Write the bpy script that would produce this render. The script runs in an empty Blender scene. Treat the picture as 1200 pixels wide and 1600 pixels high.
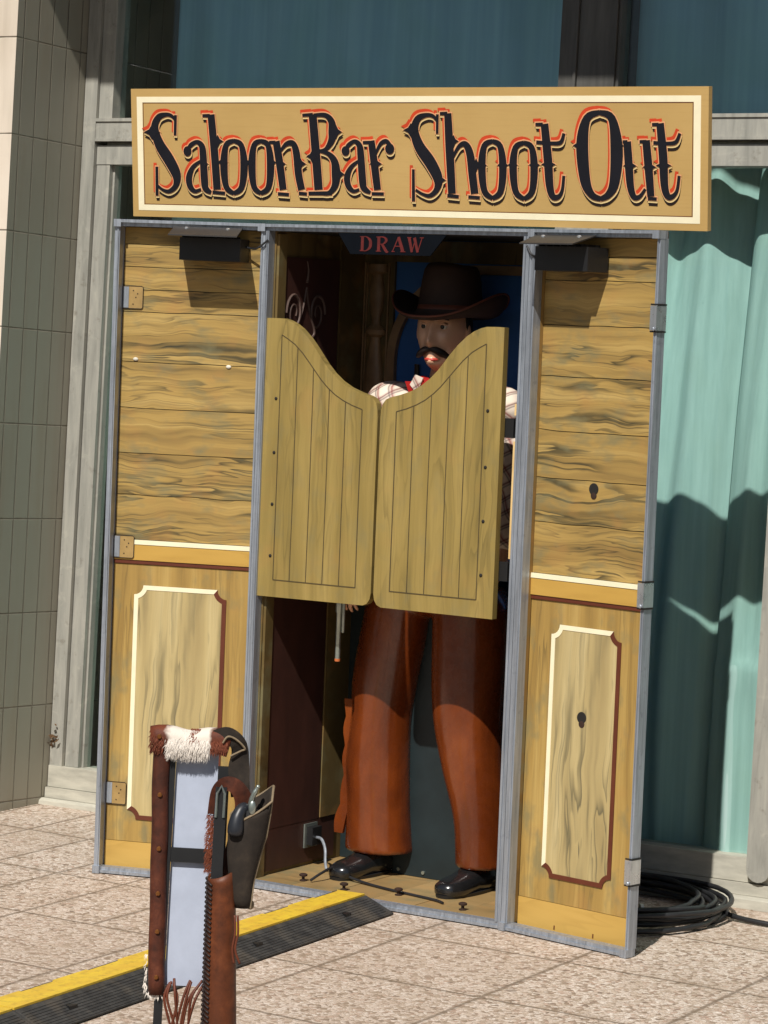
import bpy, bmesh, math, random
from mathutils import Vector, Matrix, noise
random.seed(7)
SC = bpy.context.scene
COL = SC.collection
pi = math.pi

# ------------------------------------------------------------------ camera, sky, sun
def mat4(o, rows):
    m = Matrix(rows).to_4x4(); m.translation = Vector(o); return m
cam = bpy.data.cameras.new('camera'); camo = bpy.data.objects.new('camera', cam); COL.objects.link(camo)
R_ = Vector((0.861944, 0.503884, 0.056155)); U_ = Vector((-0.062736, -0.003908, 0.998022)); F_ = Vector((-0.503107, 0.863762, -0.028244))
cm = Matrix(((R_.x, U_.x, -F_.x), (R_.y, U_.y, -F_.y), (R_.z, U_.z, -F_.z))).to_4x4()
cm.translation = Vector((5.015732, -7.830880, 1.5)); camo.matrix_world = cm
cam.sensor_fit = 'VERTICAL'; cam.sensor_height = 36; cam.sensor_width = 27
cam.lens = 4489.24 / 1600 * 36
cam.clip_start = .1; cam.clip_end = 500
SC.camera = camo
SC.render.resolution_x = 768; SC.render.resolution_y = 1024

SUNV = Vector((-.18, 1.0, -1.06)).normalized()
elev = math.asin(-SUNV.z); az = math.atan2(-SUNV.x, -SUNV.y)
w = bpy.data.worlds.new('World'); SC.world = w; w.use_nodes = True
nt = w.node_tree; bg = nt.nodes['Background']; sky = nt.nodes.new('ShaderNodeTexSky')
sky.sky_type = 'NISHITA'; sky.sun_disc = False; sky.sun_elevation = elev; sky.sun_rotation = az
nt.links.new(sky.outputs[0], bg.inputs[0]); bg.inputs[1].default_value = .05
sl = bpy.data.lights.new('sun', 'SUN'); sl.energy = 4.9; sl.angle = math.radians(.5); sl.color = (1, .962, .895)
so = bpy.data.objects.new('sun', sl); COL.objects.link(so); so.location = (2, -6, 8)
so.rotation_euler = SUNV.to_track_quat('-Z', 'Y').to_euler()
vs = SC.view_settings; vs.view_transform = 'Standard'; vs.look = 'None'; vs.exposure = -.1; vs.gamma = 1; vs.use_curve_mapping = False

# ------------------------------------------------------------------ frames of reference (ground slopes gently away from the building)
FW = Matrix.Identity(4)
FC = mat4((0, 0, 0), ((.999577, .028573, .005461), (-.028325, .998749, -.041198), (-.006631, .041026, .999136)))
FL = mat4((-.491083, -.140496, -.003109), ((.961409, -.275067, .005461), (.275054, .960546, -.041198), (.006087, .041110, .999136)))
FR = mat4((.968848, -.027454, -.006427), ((.977569, .210542, .005461), (-.210147, .976801, -.041198), (-.014008, .039126, .999136)))
FG = mat4((-.5599, -.0177, 2.1639), ((.99856, .05309, .00741), (-.05159, .98928, -.1366), (-.01459, .13602, .9906)))
FS = mat4((1.995885, -2.646237, -.120022), ((.864107, -.503308, 0), (.503308, .864107, 0), (0, 0, 1)))
WW, HH, LL, LR = .969, 2.141, .511, .523

# ------------------------------------------------------------------ material helpers
def lin(r, g, b):
    f = lambda c: (c / 255 / 12.92) if c / 255 <= .04045 else ((c / 255 + .055) / 1.055) ** 2.4
    return (f(r), f(g), f(b), 1)
class NT:
    def __init__(s, name):
        s.m = bpy.data.materials.new(name); s.m.use_nodes = True; s.t = s.m.node_tree
        s.b = s.t.nodes['Principled BSDF']; s.out = s.t.nodes['Material Output']
    def n(s, typ, **kw):
        nd = s.t.nodes.new(typ)
        for k, v in kw.items():
            if k == 'ins':
                for a, b in v.items():
                    if hasattr(b, 'is_linked') or isinstance(b, bpy.types.NodeSocket): s.t.links.new(b, nd.inputs[a])
                    else: nd.inputs[a].default_value = b
            else: setattr(nd, k, v)
        return nd
    def link(s, a, b): s.t.links.new(a, b)
    def coords(s, scale=(1, 1, 1), loc=(0, 0, 0), rot=(0, 0, 0)):
        tc = s.n('ShaderNodeTexCoord'); mp = s.n('ShaderNodeMapping')
        mp.inputs['Scale'].default_value = scale; mp.inputs['Location'].default_value = loc; mp.inputs['Rotation'].default_value = rot
        s.link(tc.outputs['Object'], mp.inputs[0]); return mp.outputs[0]
    def noise(s, vec, scale=5, detail=4, rough=.55, dist=0):
        nd = s.n('ShaderNodeTexNoise'); nd.inputs['Scale'].default_value = scale; nd.inputs['Detail'].default_value = detail
        nd.inputs['Roughness'].default_value = rough; nd.inputs['Distortion'].default_value = dist
        if vec is not None: s.link(vec, nd.inputs['Vector'])
        return nd.outputs['Fac']
    def ramp(s, fac, stops, interp='LINEAR'):
        nd = s.n('ShaderNodeValToRGB'); cr = nd.color_ramp; cr.interpolation = interp
        while len(cr.elements) < len(stops): cr.elements.new(.5)
        for e, (p, c) in zip(cr.elements, stops):
            e.position = p; e.color = c if len(c) == 4 else (*c, 1)
        s.link(fac, nd.inputs[0]); return nd.outputs[0]
    def mix(s, fac, a, b, mode='MIX'):
        nd = s.n('ShaderNodeMix', data_type='RGBA', blend_type=mode)
        for k, v in ((0, fac), (6, a), (7, b)):
            if isinstance(v, bpy.types.NodeSocket): s.link(v, nd.inputs[k])
            else: nd.inputs[k].default_value = v
        return nd.outputs[2]
    def math(s, op, a, b=0.0, c=None):
        nd = s.n('ShaderNodeMath', operation=op)
        for i, v in enumerate((a, b) if c is None else (a, b, c)):
            if isinstance(v, bpy.types.NodeSocket): s.link(v, nd.inputs[i])
            else: nd.inputs[i].default_value = v
        return nd.outputs[0]
    def bump(s, h, strength=.3, dist=.002):
        nd = s.n('ShaderNodeBump'); nd.inputs['Strength'].default_value = strength; nd.inputs['Distance'].default_value = dist
        s.link(h, nd.inputs['Height']); s.link(nd.outputs[0], s.b.inputs['Normal'])
    def set(s, color=None, rough=.6, metal=0.0, spec=None, coat=None):
        if color is not None:
            if isinstance(color, bpy.types.NodeSocket): s.link(color, s.b.inputs['Base Color'])
            else: s.b.inputs['Base Color'].default_value = color
        if isinstance(rough, bpy.types.NodeSocket): s.link(rough, s.b.inputs['Roughness'])
        else: s.b.inputs['Roughness'].default_value = rough
        s.b.inputs['Metallic'].default_value = metal
        if spec is not None: s.b.inputs['Specular IOR Level'].default_value = spec
        if coat is not None: s.b.inputs['Coat Weight'].default_value = coat; s.b.inputs['Coat Roughness'].default_value = .12
        return s.m

def plain(name, col, rough=.6, metal=0, var=.25, scale=14, spec=None, coat=None, bump=0, stretch=(1, 1, 1)):
    t = NT(name); v = t.coords(stretch); f = t.noise(v, scale, 5, .6)
    dark = tuple(c * (1 - var) for c in col[:3]); lite = tuple(min(1, c * (1 + var * .6)) for c in col[:3])
    c = t.ramp(f, [(.3, dark), (.7, lite)])
    if bump: t.bump(t.noise(v, scale * 8, 3), bump)
    return t.set(c, rough, metal, spec, coat)

def wood(name, cols, horiz=True, warp=.5, fine=1.0, patch=True, rough=.55, freq=20, long=1.3, lines=.85, nl=8, bold=0):
    """painted wood graining running along x (horiz) or z: soft tone, thin contour lines, patches of glaze"""
    t = NT(name)
    at = t.n('ShaderNodeAttribute', attribute_name='rnd', attribute_type='GEOMETRY')
    tc = t.n('ShaderNodeTexCoord')
    off = t.n('ShaderNodeVectorMath', operation='MULTIPLY_ADD', ins={1: (7.3, 3.1, 5.7)})
    t.link(at.outputs['Fac'], off.inputs[0]); t.link(tc.outputs['Object'], off.inputs[2])
    v0 = off.outputs[0]
    wn = t.n('ShaderNodeTexNoise'); wn.inputs['Scale'].default_value = 5; wn.inputs['Detail'].default_value = 2.5
    t.link(v0, wn.inputs['Vector'])
    wc = t.n('ShaderNodeVectorMath', operation='MULTIPLY_ADD', ins={1: (.035 * warp, .0, .035 * warp)})
    t.link(wn.outputs['Color'], wc.inputs[0]); t.link(v0, wc.inputs[2])
    def stretched(f, l, loc=(0, 0, 0)):
        mp = t.n('ShaderNodeMapping'); mp.inputs['Scale'].default_value = (l, 3, f) if horiz else (f, 3, l); mp.inputs['Location'].default_value = loc
        t.link(wc.outputs[0], mp.inputs[0]); return mp.outputs[0]
    f1 = t.noise(stretched(freq, long), 1.0, 2.5, .5, .3)
    dark, mid, lite, pale = cols
    c = t.ramp(f1, [(.32, mid), (.52, lite), (.70, pale)])
    # fine brushed streaks
    f2 = t.noise(stretched(freq * 5, long * 1.6), 1.6, 4, .62)
    c = t.mix(t.math('MULTIPLY', t.ramp(f2, [(.34, (1, 1, 1)), (.60, (0, 0, 0))]), .34 * fine), c, mid)
    # painted contour lines, fading in and out
    fr = t.math('FRACT', t.math('MULTIPLY', f1, float(nl)))
    ln = t.ramp(fr, [(0, (1, 1, 1)), (.10, (.75, .75, .75)), (.42, (.10, .10, .10)), (.80, (0, 0, 0)), (.93, (0, 0, 0)), (1, (.9, .9, .9))])
    mk = t.ramp(t.noise(stretched(freq * .55, long * 1.1, (3, 0, 8)), 1.0, 3, .55), [(.42, (0, 0, 0)), (.62, (1, 1, 1))])
    c = t.mix(t.math('MULTIPLY', t.math('MULTIPLY', ln, mk), lines), c, dark)
    if bold:
        fb = t.noise(stretched(freq * .62, long * .95, (5, 0, 2)), 1.0, 3, .5, .6)
        frb = t.math('FRACT', t.math('MULTIPLY', fb, 5.0))
        lb = t.ramp(frb, [(0, (1, 1, 1)), (.12, (.9, .9, .9)), (.34, (.15, .15, .15)), (.5, (0, 0, 0)), (.96, (0, 0, 0)), (1, (1, 1, 1))])
        mb = t.ramp(t.noise(stretched(freq * .35, long * 1.0, (1, 0, 6)), 1.0, 2, .5), [(.47, (0, 0, 0)), (.60, (1, 1, 1))])
        c = t.mix(t.math('MULTIPLY', t.math('MULTIPLY', lb, mb), bold), c, dark)
    if patch:
        f3 = t.noise(v0, 8, 2.5, .55)
        c = t.mix(t.ramp(f3, [(.55, (0, 0, 0)), (.72, (.34 * float(patch),) * 3)]), c, lin(178, 130, 74))
        mp3 = t.n('ShaderNodeMapping'); mp3.inputs['Scale'].default_value = (1, 1, 2) if horiz else (2, 1, 1); mp3.inputs['Location'].default_value = (4, 2, 9)
        t.link(v0, mp3.inputs[0])
        f4 = t.noise(mp3.outputs[0], 8, 3, .6)
        c = t.mix(t.ramp(f4, [(.52, (0, 0, 0)), (.70, (.62 * float(patch),) * 3)]), c, lin(120, 116, 86))
    t.bump(f2, .10, .001)
    return t.set(c, t.ramp(f2, [(.3, (rough + .1,) * 3), (.7, (rough - .1,) * 3)]), 0, .35)

M = {}
M['plank'] = wood('painted_plank', [lin(56, 54, 40), lin(146, 119, 68), lin(176, 145, 82), lin(192, 162, 98)], True, 1.8, 1.25, freq=24, lines=.9, nl=9, bold=.85)
M['vert_wood'] = wood('painted_upright_wood', [lin(98, 82, 50), lin(152, 122, 66), lin(172, 140, 77), lin(186, 156, 92)], False, .6, 1.1, freq=22, lines=.65)
M['inset_wood'] = wood('painted_inset_wood', [lin(92, 88, 68), lin(166, 146, 100), lin(188, 168, 118), lin(200, 182, 134)], False, 1.0, 1.1, patch=False, freq=18, lines=.85, bold=.5)
M['base_wood'] = wood('painted_skirting', [lin(160, 124, 60), lin(188, 150, 76), lin(198, 160, 84), lin(204, 166, 92)], True, .3, .4, patch=False, freq=12, lines=.3)
M['door_wood'] = wood('olive_door_wood', [lin(92, 80, 44), lin(138, 118, 64), lin(154, 132, 74), lin(166, 143, 84)], False, 1.1, 1.3, patch=.45, freq=16, lines=.55, nl=8, bold=.25)
M['side_wood'] = wood('brown_side_wood', [lin(84, 66, 38), lin(124, 96, 52), lin(142, 112, 62), lin(158, 126, 72)], False, .5, 1, freq=18)
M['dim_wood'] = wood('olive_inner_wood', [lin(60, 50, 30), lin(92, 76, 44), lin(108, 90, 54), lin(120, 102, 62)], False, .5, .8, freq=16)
M['floor_wood'] = wood('floor_board_wood', [lin(100, 80, 52), lin(144, 118, 76), lin(160, 132, 88), lin(172, 144, 98)], True, .6, .8, freq=18, lines=.5)
M['column_wood'] = plain('painted_column_brown', lin(150, 118, 84), .45, var=.35, scale=12)
M['rail'] = wood('dado_rail_wood', [lin(160, 122, 56), lin(188, 148, 70), lin(198, 158, 78), lin(204, 166, 88)], True, .3, .5, patch=False, freq=14, lines=.3)
M['plate_paint'] = plain('painted_hinge_plate', lin(166, 136, 84), .5, var=.25)
M['grey_side'] = plain('blue_grey_side', lin(158, 166, 184), .5, var=.12, stretch=(1, 1, .2))
M['cream'] = plain('cream_paint', lin(246, 236, 202), .5, var=.06)
M['brown_line'] = plain('brown_line_paint', lin(98, 46, 26), .5, var=.15)
M['alu'] = None
def metal_mat(name, col, rough, streak=.25, metal=.85):
    t = NT(name); v = t.coords((40, 40, 2)); f = t.noise(v, 2.2, 5, .65); v2 = t.coords(); f2 = t.noise(v2, 30, 4, .7)
    c = t.ramp(f, [(.3, tuple(x * (1 - streak) for x in col[:3])), (.7, tuple(min(1, x * (1 + streak)) for x in col[:3]))])
    c = t.mix(t.ramp(f2, [(.58, (0, 0, 0)), (.75, (.5, .5, .5))]), c, tuple(x * .45 for x in col[:3]) + (1,))
    return t.set(c, t.ramp(f2, [(.3, (rough - .08,) * 3), (.7, (rough + .12,) * 3)]), metal)
M['alu'] = metal_mat('dull_aluminium', lin(160, 166, 175), .42, .3, .5)
M['alu_bright'] = metal_mat('bright_steel', lin(205, 208, 212), .3, .12, .8)
M['black'] = plain('black_paint', (.012, .012, .013, 1), .5)
M['black_gloss'] = plain('black_gloss', (.008, .008, .009, 1), .18, coat=.5)
M['hood'] = plain('grey_hood_metal', (.034, .031, .029, 1), .5, var=.2)
M['black_hole'] = plain('dark_hole', (.012, .01, .008, 1), .8)
M['brass'] = plain('brass_rivet', lin(170, 110, 60), .35, .8)
M['screw'] = plain('white_pad', lin(225, 220, 205), .5)

def sign_mat():
    t = NT('sign_board_paint'); v = t.coords(); f = t.noise(v, 3, 4); f2 = t.noise(t.coords((3, 1, 60)), 2, 3)
    c = t.ramp(f, [(.3, lin(186, 152, 92)), (.7, lin(196, 162, 102))])
    c = t.mix(t.ramp(f2, [(.5, (0, 0, 0)), (.75, (.18, .18, .18))]), c, lin(160, 124, 70))
    f3 = t.noise(t.coords(loc=(3, 1, 2)), 38, 3, .6)
    c = t.mix(t.ramp(f3, [(.70, (0, 0, 0)), (.76, (.5, .5, .5))]), c, lin(140, 108, 62))
    return t.set(c, .5, 0, .4)
M['sign'] = sign_mat()
M['ink'] = plain('dark_navy_lettering', lin(22, 22, 30), .4, var=.2)
M['groove'] = plain('olive_groove_line', lin(80, 66, 36), .7, var=.3, scale=40)
M['ink_shadow'] = plain('black_brown_shadow_lettering', lin(34, 20, 16), .45, var=.2)
M['cream_gap'] = plain('pale_ochre_outline', lin(226, 198, 140), .45, var=.1)
M['red'] = plain('orange_red_lettering', lin(206, 70, 34), .45, var=.15)
M['salmon'] = plain('salmon_outline', lin(232, 170, 122), .45, var=.12)

def ground_mat():
    t = NT('washed_aggregate_slabs')
    tc = t.n('ShaderNodeTexCoord'); P = tc.outputs['Object']
    sep = t.n('ShaderNodeSeparateXYZ'); t.link(P, sep.inputs[0]); X, Y = sep.outputs[0], sep.outputs[1]
    wob = t.noise(P, 2.5, 3); 
    u = t.math('ADD', X, t.math('MULTIPLY', Y, .045)); vv = t.math('ADD', Y, t.math('MULTIPLY', X, .012))
    def line(c, off, period, wd):
        m = t.math('PINGPONG', t.math('ADD', c, off), period / 2)   # 0 at joint
        return m
    jx = line(u, -.782 + 54.5, .545, .006); jy = line(vv, .79 + 54.5, .545, .006)
    jx2 = line(u, -.782 + 54.5, .2725, .006)
    left = t.math('MULTIPLY', t.math('LESS_THAN', u, .0), t.math('GREATER_THAN', vv, -.79))
    jxx = t.math('ADD', t.math('MULTIPLY', jx2, left), t.math('MULTIPLY', jx, t.math('SUBTRACT', 1.0, left)))
    j = t.math('MINIMUM', jxx, jy)
    jw = t.noise(P, 60, 2); j = t.math('ADD', j, t.math('MULTIPLY', t.math('SUBTRACT', jw, .5), .012))
    joint = t.ramp(j, [(.003, (1, 1, 1)), (.009, (0, 0, 0))])
    # slab tint
    ix = t.math('FLOOR', t.math('DIVIDE', t.math('ADD', u, 53.718), .545)); iy = t.math('FLOOR', t.math('DIVIDE', t.math('ADD', vv, 55.29), .545))
    cmb = t.n('ShaderNodeCombineXYZ'); t.link(ix, cmb.inputs[0]); t.link(iy, cmb.inputs[1])
    wn = t.n('ShaderNodeTexWhiteNoise'); t.link(cmb.outputs[0], wn.inputs['Vector'])
    warp = t.n('ShaderNodeTexNoise'); warp.inputs['Scale'].default_value = 70; warp.inputs['Detail'].default_value = 2; t.link(P, warp.inputs['Vector'])
    pw = t.n('ShaderNodeVectorMath', operation='MULTIPLY_ADD', ins={1: (.016, .016, 0)}); t.link(warp.outputs['Color'], pw.inputs[0]); t.link(P, pw.inputs[2])
    vo = t.n('ShaderNodeTexVoronoi', feature='F1'); vo.inputs['Scale'].default_value = 78; t.link(pw.outputs[0], vo.inputs['Vector'])
    ve = t.n('ShaderNodeTexVoronoi', feature='DISTANCE_TO_EDGE'); ve.inputs['Scale'].default_value = 78; t.link(pw.outputs[0], ve.inputs['Vector'])
    sc = t.n('ShaderNodeSeparateColor'); t.link(vo.outputs['Color'], sc.inputs[0])
    peb = t.ramp(sc.outputs[0], [(0, lin(140, 122, 104)), (.22, lin(206, 188, 170)), (.5, lin(224, 208, 194)), (.75, lin(238, 226, 214)), (.9, lin(196, 168, 150)), (1, lin(118, 104, 92))])
    crev = t.ramp(ve.outputs['Distance'], [(.0, (1, 1, 1)), (.09, (0, 0, 0))])
    c = t.mix(t.math('MULTIPLY', crev, .62), peb, lin(112, 92, 76))
    fine = t.noise(P, 240, 3, .7)
    c = t.mix(t.ramp(fine, [(.40, (.4, .4, .4)), (.58, (0, 0, 0))]), c, lin(152, 130, 110))
    st = t.noise(P, 1.7, 5, .6)
    c = t.mix(t.ramp(st, [(.45, (0, 0, 0)), (.7, (.3, .3, .3))]), c, lin(166, 146, 126))
    c = t.mix(t.math('MULTIPLY', wn.outputs['Value'], .30), c, lin(168, 148, 130))
    c = t.mix(t.math('MULTIPLY', joint, .78), c, lin(116, 100, 84))
    sp2 = t.n('ShaderNodeTexVoronoi', feature='F1'); sp2.inputs['Scale'].default_value = 3.1; t.link(P, sp2.inputs['Vector'])
    spot = t.math('MULTIPLY', t.ramp(t.math('ADD', sp2.outputs['Distance'], t.math('MULTIPLY', t.noise(P, 30, 2), .03)), [(.055, (1, 1, 1)), (.075, (0, 0, 0))]), .5)
    c = t.mix(spot, c, lin(96, 84, 74))
    dj = t.math('MULTIPLY', t.ramp(j, [(.0, (1, 1, 1)), (.05, (0, 0, 0))]), t.ramp(t.noise(P, 5, 3), [(.45, (0, 0, 0)), (.7, (.5, .5, .5))]))
    c = t.mix(dj, c, lin(132, 114, 94))
    h = t.math('SUBTRACT', t.math('MULTIPLY', t.math('MINIMUM', ve.outputs['Distance'], .3), 1.5), t.math('MULTIPLY', joint, 1.2))
    t.bump(h, .55, .006)
    return t.set(c, .85, 0, .25)
M['ground'] = ground_mat()

def tile_mat():
    t = NT('glazed_wall_tiles'); tc = t.n('ShaderNodeTexCoord'); P = tc.outputs['Object']
    sep = t.n('ShaderNodeSeparateXYZ'); t.link(P, sep.inputs[0])
    X, Y, Z = sep.outputs
    jz = t.math('PINGPONG', t.math('ADD', Z, -.062), .1735)
    jy = t.math('PINGPONG', t.math('ADD', Y, -.455 + 8.6), .043)
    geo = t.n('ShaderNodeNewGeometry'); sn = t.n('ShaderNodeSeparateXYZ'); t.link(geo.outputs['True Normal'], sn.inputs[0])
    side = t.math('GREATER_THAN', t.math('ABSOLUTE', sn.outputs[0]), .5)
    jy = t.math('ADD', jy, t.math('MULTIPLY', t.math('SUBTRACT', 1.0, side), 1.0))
    w1 = t.noise(P, 20, 2); 
    j = t.math('ADD', t.math('MINIMUM', jz, jy), t.math('MULTIPLY', t.math('SUBTRACT', w1, .5), .003))
    joint = t.ramp(j, [(.0012, (1, 1, 1)), (.0034, (0, 0, 0))])
    iy = t.math('FLOOR', t.math('DIVIDE', t.math('ADD', Y, 8.145), .086)); iz = t.math('FLOOR', t.math('DIVIDE', t.math('ADD', Z, -.062), .347))
    cmb = t.n('ShaderNodeCombineXYZ'); t.link(iy, cmb.inputs[0]); t.link(iz, cmb.inputs[1])
    wn = t.n('ShaderNodeTexWhiteNoise'); t.link(cmb.outputs[0], wn.inputs['Vector'])
    f = t.noise(P, 2.2, 4)
    c = t.ramp(f, [(.3, lin(214, 200, 182)), (.7, lin(230, 218, 202))])
    c = t.mix(t.math('MULTIPLY', side, .92), c, lin(142, 138, 124))  # side faces coloured darker, standing in for their shade
    c = t.mix(t.math('MULTIPLY', wn.outputs['Value'], .3), c, lin(142, 138, 124))
    drt = t.noise(t.coords((6, 6, .6)), 2, 4)
    c = t.mix(t.ramp(drt, [(.5, (0, 0, 0)), (.8, (.4, .4, .4))]), c, lin(140, 126, 104))
    c = t.mix(t.math('MULTIPLY', joint, .85), c, lin(92, 84, 70))
    h = t.math('SUBTRACT', t.math('MULTIPLY', wn.outputs['Value'], .3), joint)
    t.bump(h, .7, .005)
    return t.set(c, t.ramp(drt, [(.4, (.34, .34, .34)), (.7, (.6, .6, .6))]), 0, .4)
M['tile'] = tile_mat()

def frame_mat():
    t = NT('weathered_window_metal'); v = t.coords((14, 14, 1.6)); f = t.noise(v, 2.1, 6, .65, .4); f2 = t.noise(t.coords(), 9, 5, .65, 1.2)
    c = t.ramp(f, [(.3, lin(138, 137, 129)), (.5, lin(158, 156, 147)), (.7, lin(174, 171, 160))])
    c = t.mix(t.ramp(f2, [(.56, (0, 0, 0)), (.70, (.45, .45, .45))]), c, lin(192, 188, 174))
    f3 = t.noise(t.coords(loc=(5, 1, 3)), 22, 4, .7)
    c = t.mix(t.ramp(f3, [(.6, (0, 0, 0)), (.75, (.5, .5, .5))]), c, lin(96, 86, 70))
    t.bump(f2, .15, .002)
    return t.set(c, .6, .1)
M['frame'] = frame_mat()

def glass_mat():
    t = NT('window_glass'); tr = t.n('ShaderNodeBsdfTransparent'); tr.inputs[0].default_value = (.92, .965, .955, 1)
    gl = t.n('ShaderNodeBsdfGlossy'); gl.inputs['Roughness'].default_value = .02
    wob = t.noise(t.coords((1, 1, .5)), 1.1, 1)
    bp = t.n('ShaderNodeBump'); bp.inputs['Strength'].default_value = .04; bp.inputs['Distance'].default_value = .02; t.link(wob, bp.inputs['Height']); t.link(bp.outputs[0], gl.inputs['Normal'])
    geo = t.n('ShaderNodeNewGeometry'); dt = t.n('ShaderNodeVectorMath', operation='DOT_PRODUCT')
    t.link(geo.outputs['Normal'], dt.inputs[0]); t.link(geo.outputs['Incoming'], dt.inputs[1])
    c1 = t.math('SUBTRACT', 1.0, t.math('MINIMUM', t.math('ABSOLUTE', dt.outputs['Value']), 1.0))
    frv = t.math('ADD', .04, t.math('MULTIPLY', .96, t.math('POWER', c1, 5.0)))
    mx = t.n('ShaderNodeMixShader'); t.link(frv, mx.inputs[0]); t.link(tr.outputs[0], mx.inputs[1]); t.link(gl.outputs[0], mx.inputs[2])
    t.link(mx.outputs[0], t.out.inputs[0]); t.t.nodes.remove(t.b); return t.m
M['glass'] = glass_mat()

def curtain_mat():
    t = NT('mint_curtain_cloth'); v = t.coords((30, 30, .5)); f = t.noise(v, 1.5, 4)
    c = t.ramp(f, [(.3, lin(162, 190, 185)), (.7, lin(178, 205, 200))])
    f2 = t.noise(t.coords(loc=(2, 0, 1)), 3, 4, .6); c = t.mix(t.ramp(f2, [(.5, (0, 0, 0)), (.8, (.4, .4, .4))]), c, lin(166, 190, 172))
    f3 = t.noise(t.coords(loc=(9, 0, 4)), 26, 2, .5); c = t.mix(t.ramp(f3, [(.80, (0, 0, 0)), (.83, (.5, .5, .5))]), c, lin(90, 110, 104))
    t.bump(t.noise(t.coords(), 8, 4), .2, .01)
    return t.set(c, .9, 0, .1)
M['curtain'] = curtain_mat()
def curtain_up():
    t = NT('shade_tinted_curtain_cloth'); f = t.noise(t.coords((26, 26, .5)), 1.5, 4)  # blue of the sky-lit shade put into the upper curtain colour
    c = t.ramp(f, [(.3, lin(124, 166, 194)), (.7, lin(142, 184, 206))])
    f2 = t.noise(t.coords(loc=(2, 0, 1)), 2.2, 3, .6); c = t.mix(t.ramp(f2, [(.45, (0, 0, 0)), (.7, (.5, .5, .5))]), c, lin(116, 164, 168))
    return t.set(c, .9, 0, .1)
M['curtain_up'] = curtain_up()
M['sill'] = plain('pale_stone_sill', lin(182, 178, 164), .7, var=.25, scale=9, stretch=(1, 4, 4))
M['dark_frame'] = plain('shade_darkened_frame', lin(84, 82, 78), .5, var=.4, scale=5, stretch=(6, 6, .6))  # shade under the overhang put into the upper mullion colour
M['room'] = plain('dark_room_paint', (.10, .10, .10, 1), .9)
M['concrete'] = plain('pale_concrete', lin(190, 184, 172), .85, var=.2, scale=5)

def leather(name, a, b, c3, rough=.55, scale=30):
    t = NT(name); v = t.coords(); f = t.noise(v, scale, 5, .65, .3); f2 = t.noise(v, 7, 3)
    c = t.ramp(f, [(.3, a), (.55, b), (.75, c3)])
    c = t.mix(t.ramp(f2, [(.45, (0, 0, 0)), (.7, (.5, .5, .5))]), c, a)
    t.bump(t.noise(v, 220, 3), .25, .0015)
    return t.set(c, rough, 0, .35)
M['cowhide'] = leather('brown_cowhide', lin(54, 26, 16), lin(84, 41, 25), lin(108, 58, 37), .6)
def pinto():
    t = NT('pinto_cowhide'); v = t.coords(); f = t.noise(v, 34, 5, .65)
    c = t.ramp(f, [(.3, lin(66, 30, 18)), (.55, lin(100, 48, 28)), (.75, lin(124, 66, 42))])
    sp = t.n('ShaderNodeSeparateXYZ'); t.link(v, sp.inputs[0]); n2 = t.noise(v, 26, 3, .6)
    d = t.math('ADD', t.math('ABSOLUTE', t.math('ADD', sp.outputs[0], .379)), t.math('MULTIPLY', t.math('SUBTRACT', n2, .5), .045))
    c = t.mix(t.ramp(d, [(.040, (1, 1, 1)), (.050, (0, 0, 0))]), c, lin(226, 214, 200))
    t.bump(t.noise(t.coords((1, 1, .2)), 260, 3), .3, .002)
    return t.set(c, .65, 0, .3)
M['pinto'] = pinto()
M['tube_hide'] = leather('tan_hide', lin(74, 38, 20), lin(104, 54, 28), lin(126, 70, 38), .5)
M['suede'] = leather('grey_olive_suede', lin(36, 30, 25), lin(50, 42, 35), lin(66, 56, 46), .85)
M['suede_edge'] = leather('pale_suede_edge', lin(120, 104, 82), lin(150, 132, 106), lin(166, 148, 122), .8)
M['lace'] = plain('dark_lace', lin(36, 20, 14), .6)
M['thong'] = plain('brown_thong', lin(104, 50, 28), .55)
M['whitefur'] = plain('white_fur', lin(236, 226, 214), .8, var=.12)
M['hide_tuft'] = plain('brown_fur', lin(120, 58, 32), .8, var=.3)
M['board'] = plain('pale_blue_grey_board', lin(180, 188, 206), .75, var=.08, scale=22)
M['inner_white'] = plain('white_lining', lin(232, 228, 218), .8, var=.08)
M['gunmetal'] = plain('gun_metal', (.10, .10, .105, 1), .35, .8)
M['dark_grip'] = plain('dark_horn_grip', (.02, .022, .028, 1), .4, var=.4)
M['nickel'] = plain('nickel_metal', lin(170, 178, 170), .32, .75)
M['orange_tip'] = plain('orange_tip', lin(200, 110, 60), .5)
def rubber():
    t = NT('ribbed_black_rubber'); f = t.noise(t.coords(), 26, 5, .65); c = t.ramp(f, [(.35, (.03, .03, .031)), (.75, (.075, .073, .07))])
    f2 = t.noise(t.coords(loc=(2, 2, 2)), 9, 4); c = t.mix(t.ramp(f2, [(.5, (0, 0, 0)), (.75, (.45, .45, .45))]), c, lin(120, 108, 92))
    t.bump(t.noise(t.coords(), 120, 3), .2, .002)
    return t.set(c, .65, 0, .3)
M['rubber'] = rubber()
def yellow():
    t = NT('scuffed_yellow_lid'); f = t.noise(t.coords((3, 1, 1)), 8, 5, .65); c = t.ramp(f, [(.3, lin(214, 172, 60)), (.7, lin(232, 200, 62))])
    f2 = t.noise(t.coords(loc=(3, 3, 1)), 34, 5, .7); c = t.mix(t.ramp(f2, [(.50, (0, 0, 0)), (.68, (.5, .5, .5))]), c, lin(150, 120, 54))
    return t.set(c, .5, 0, .4)
M['yellow'] = yellow()
M['cable'] = plain('black_cable', (.018, .018, .02, 1), .45)
M['skin'] = plain('painted_skin', lin(232, 180, 146), .35, var=.08, scale=8, coat=.2)
M['felt'] = plain('dark_brown_felt', lin(54, 34, 24), .75, var=.3)
M['felt_under'] = plain('red_brown_trim', lin(110, 56, 36), .6, var=.2)
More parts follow.
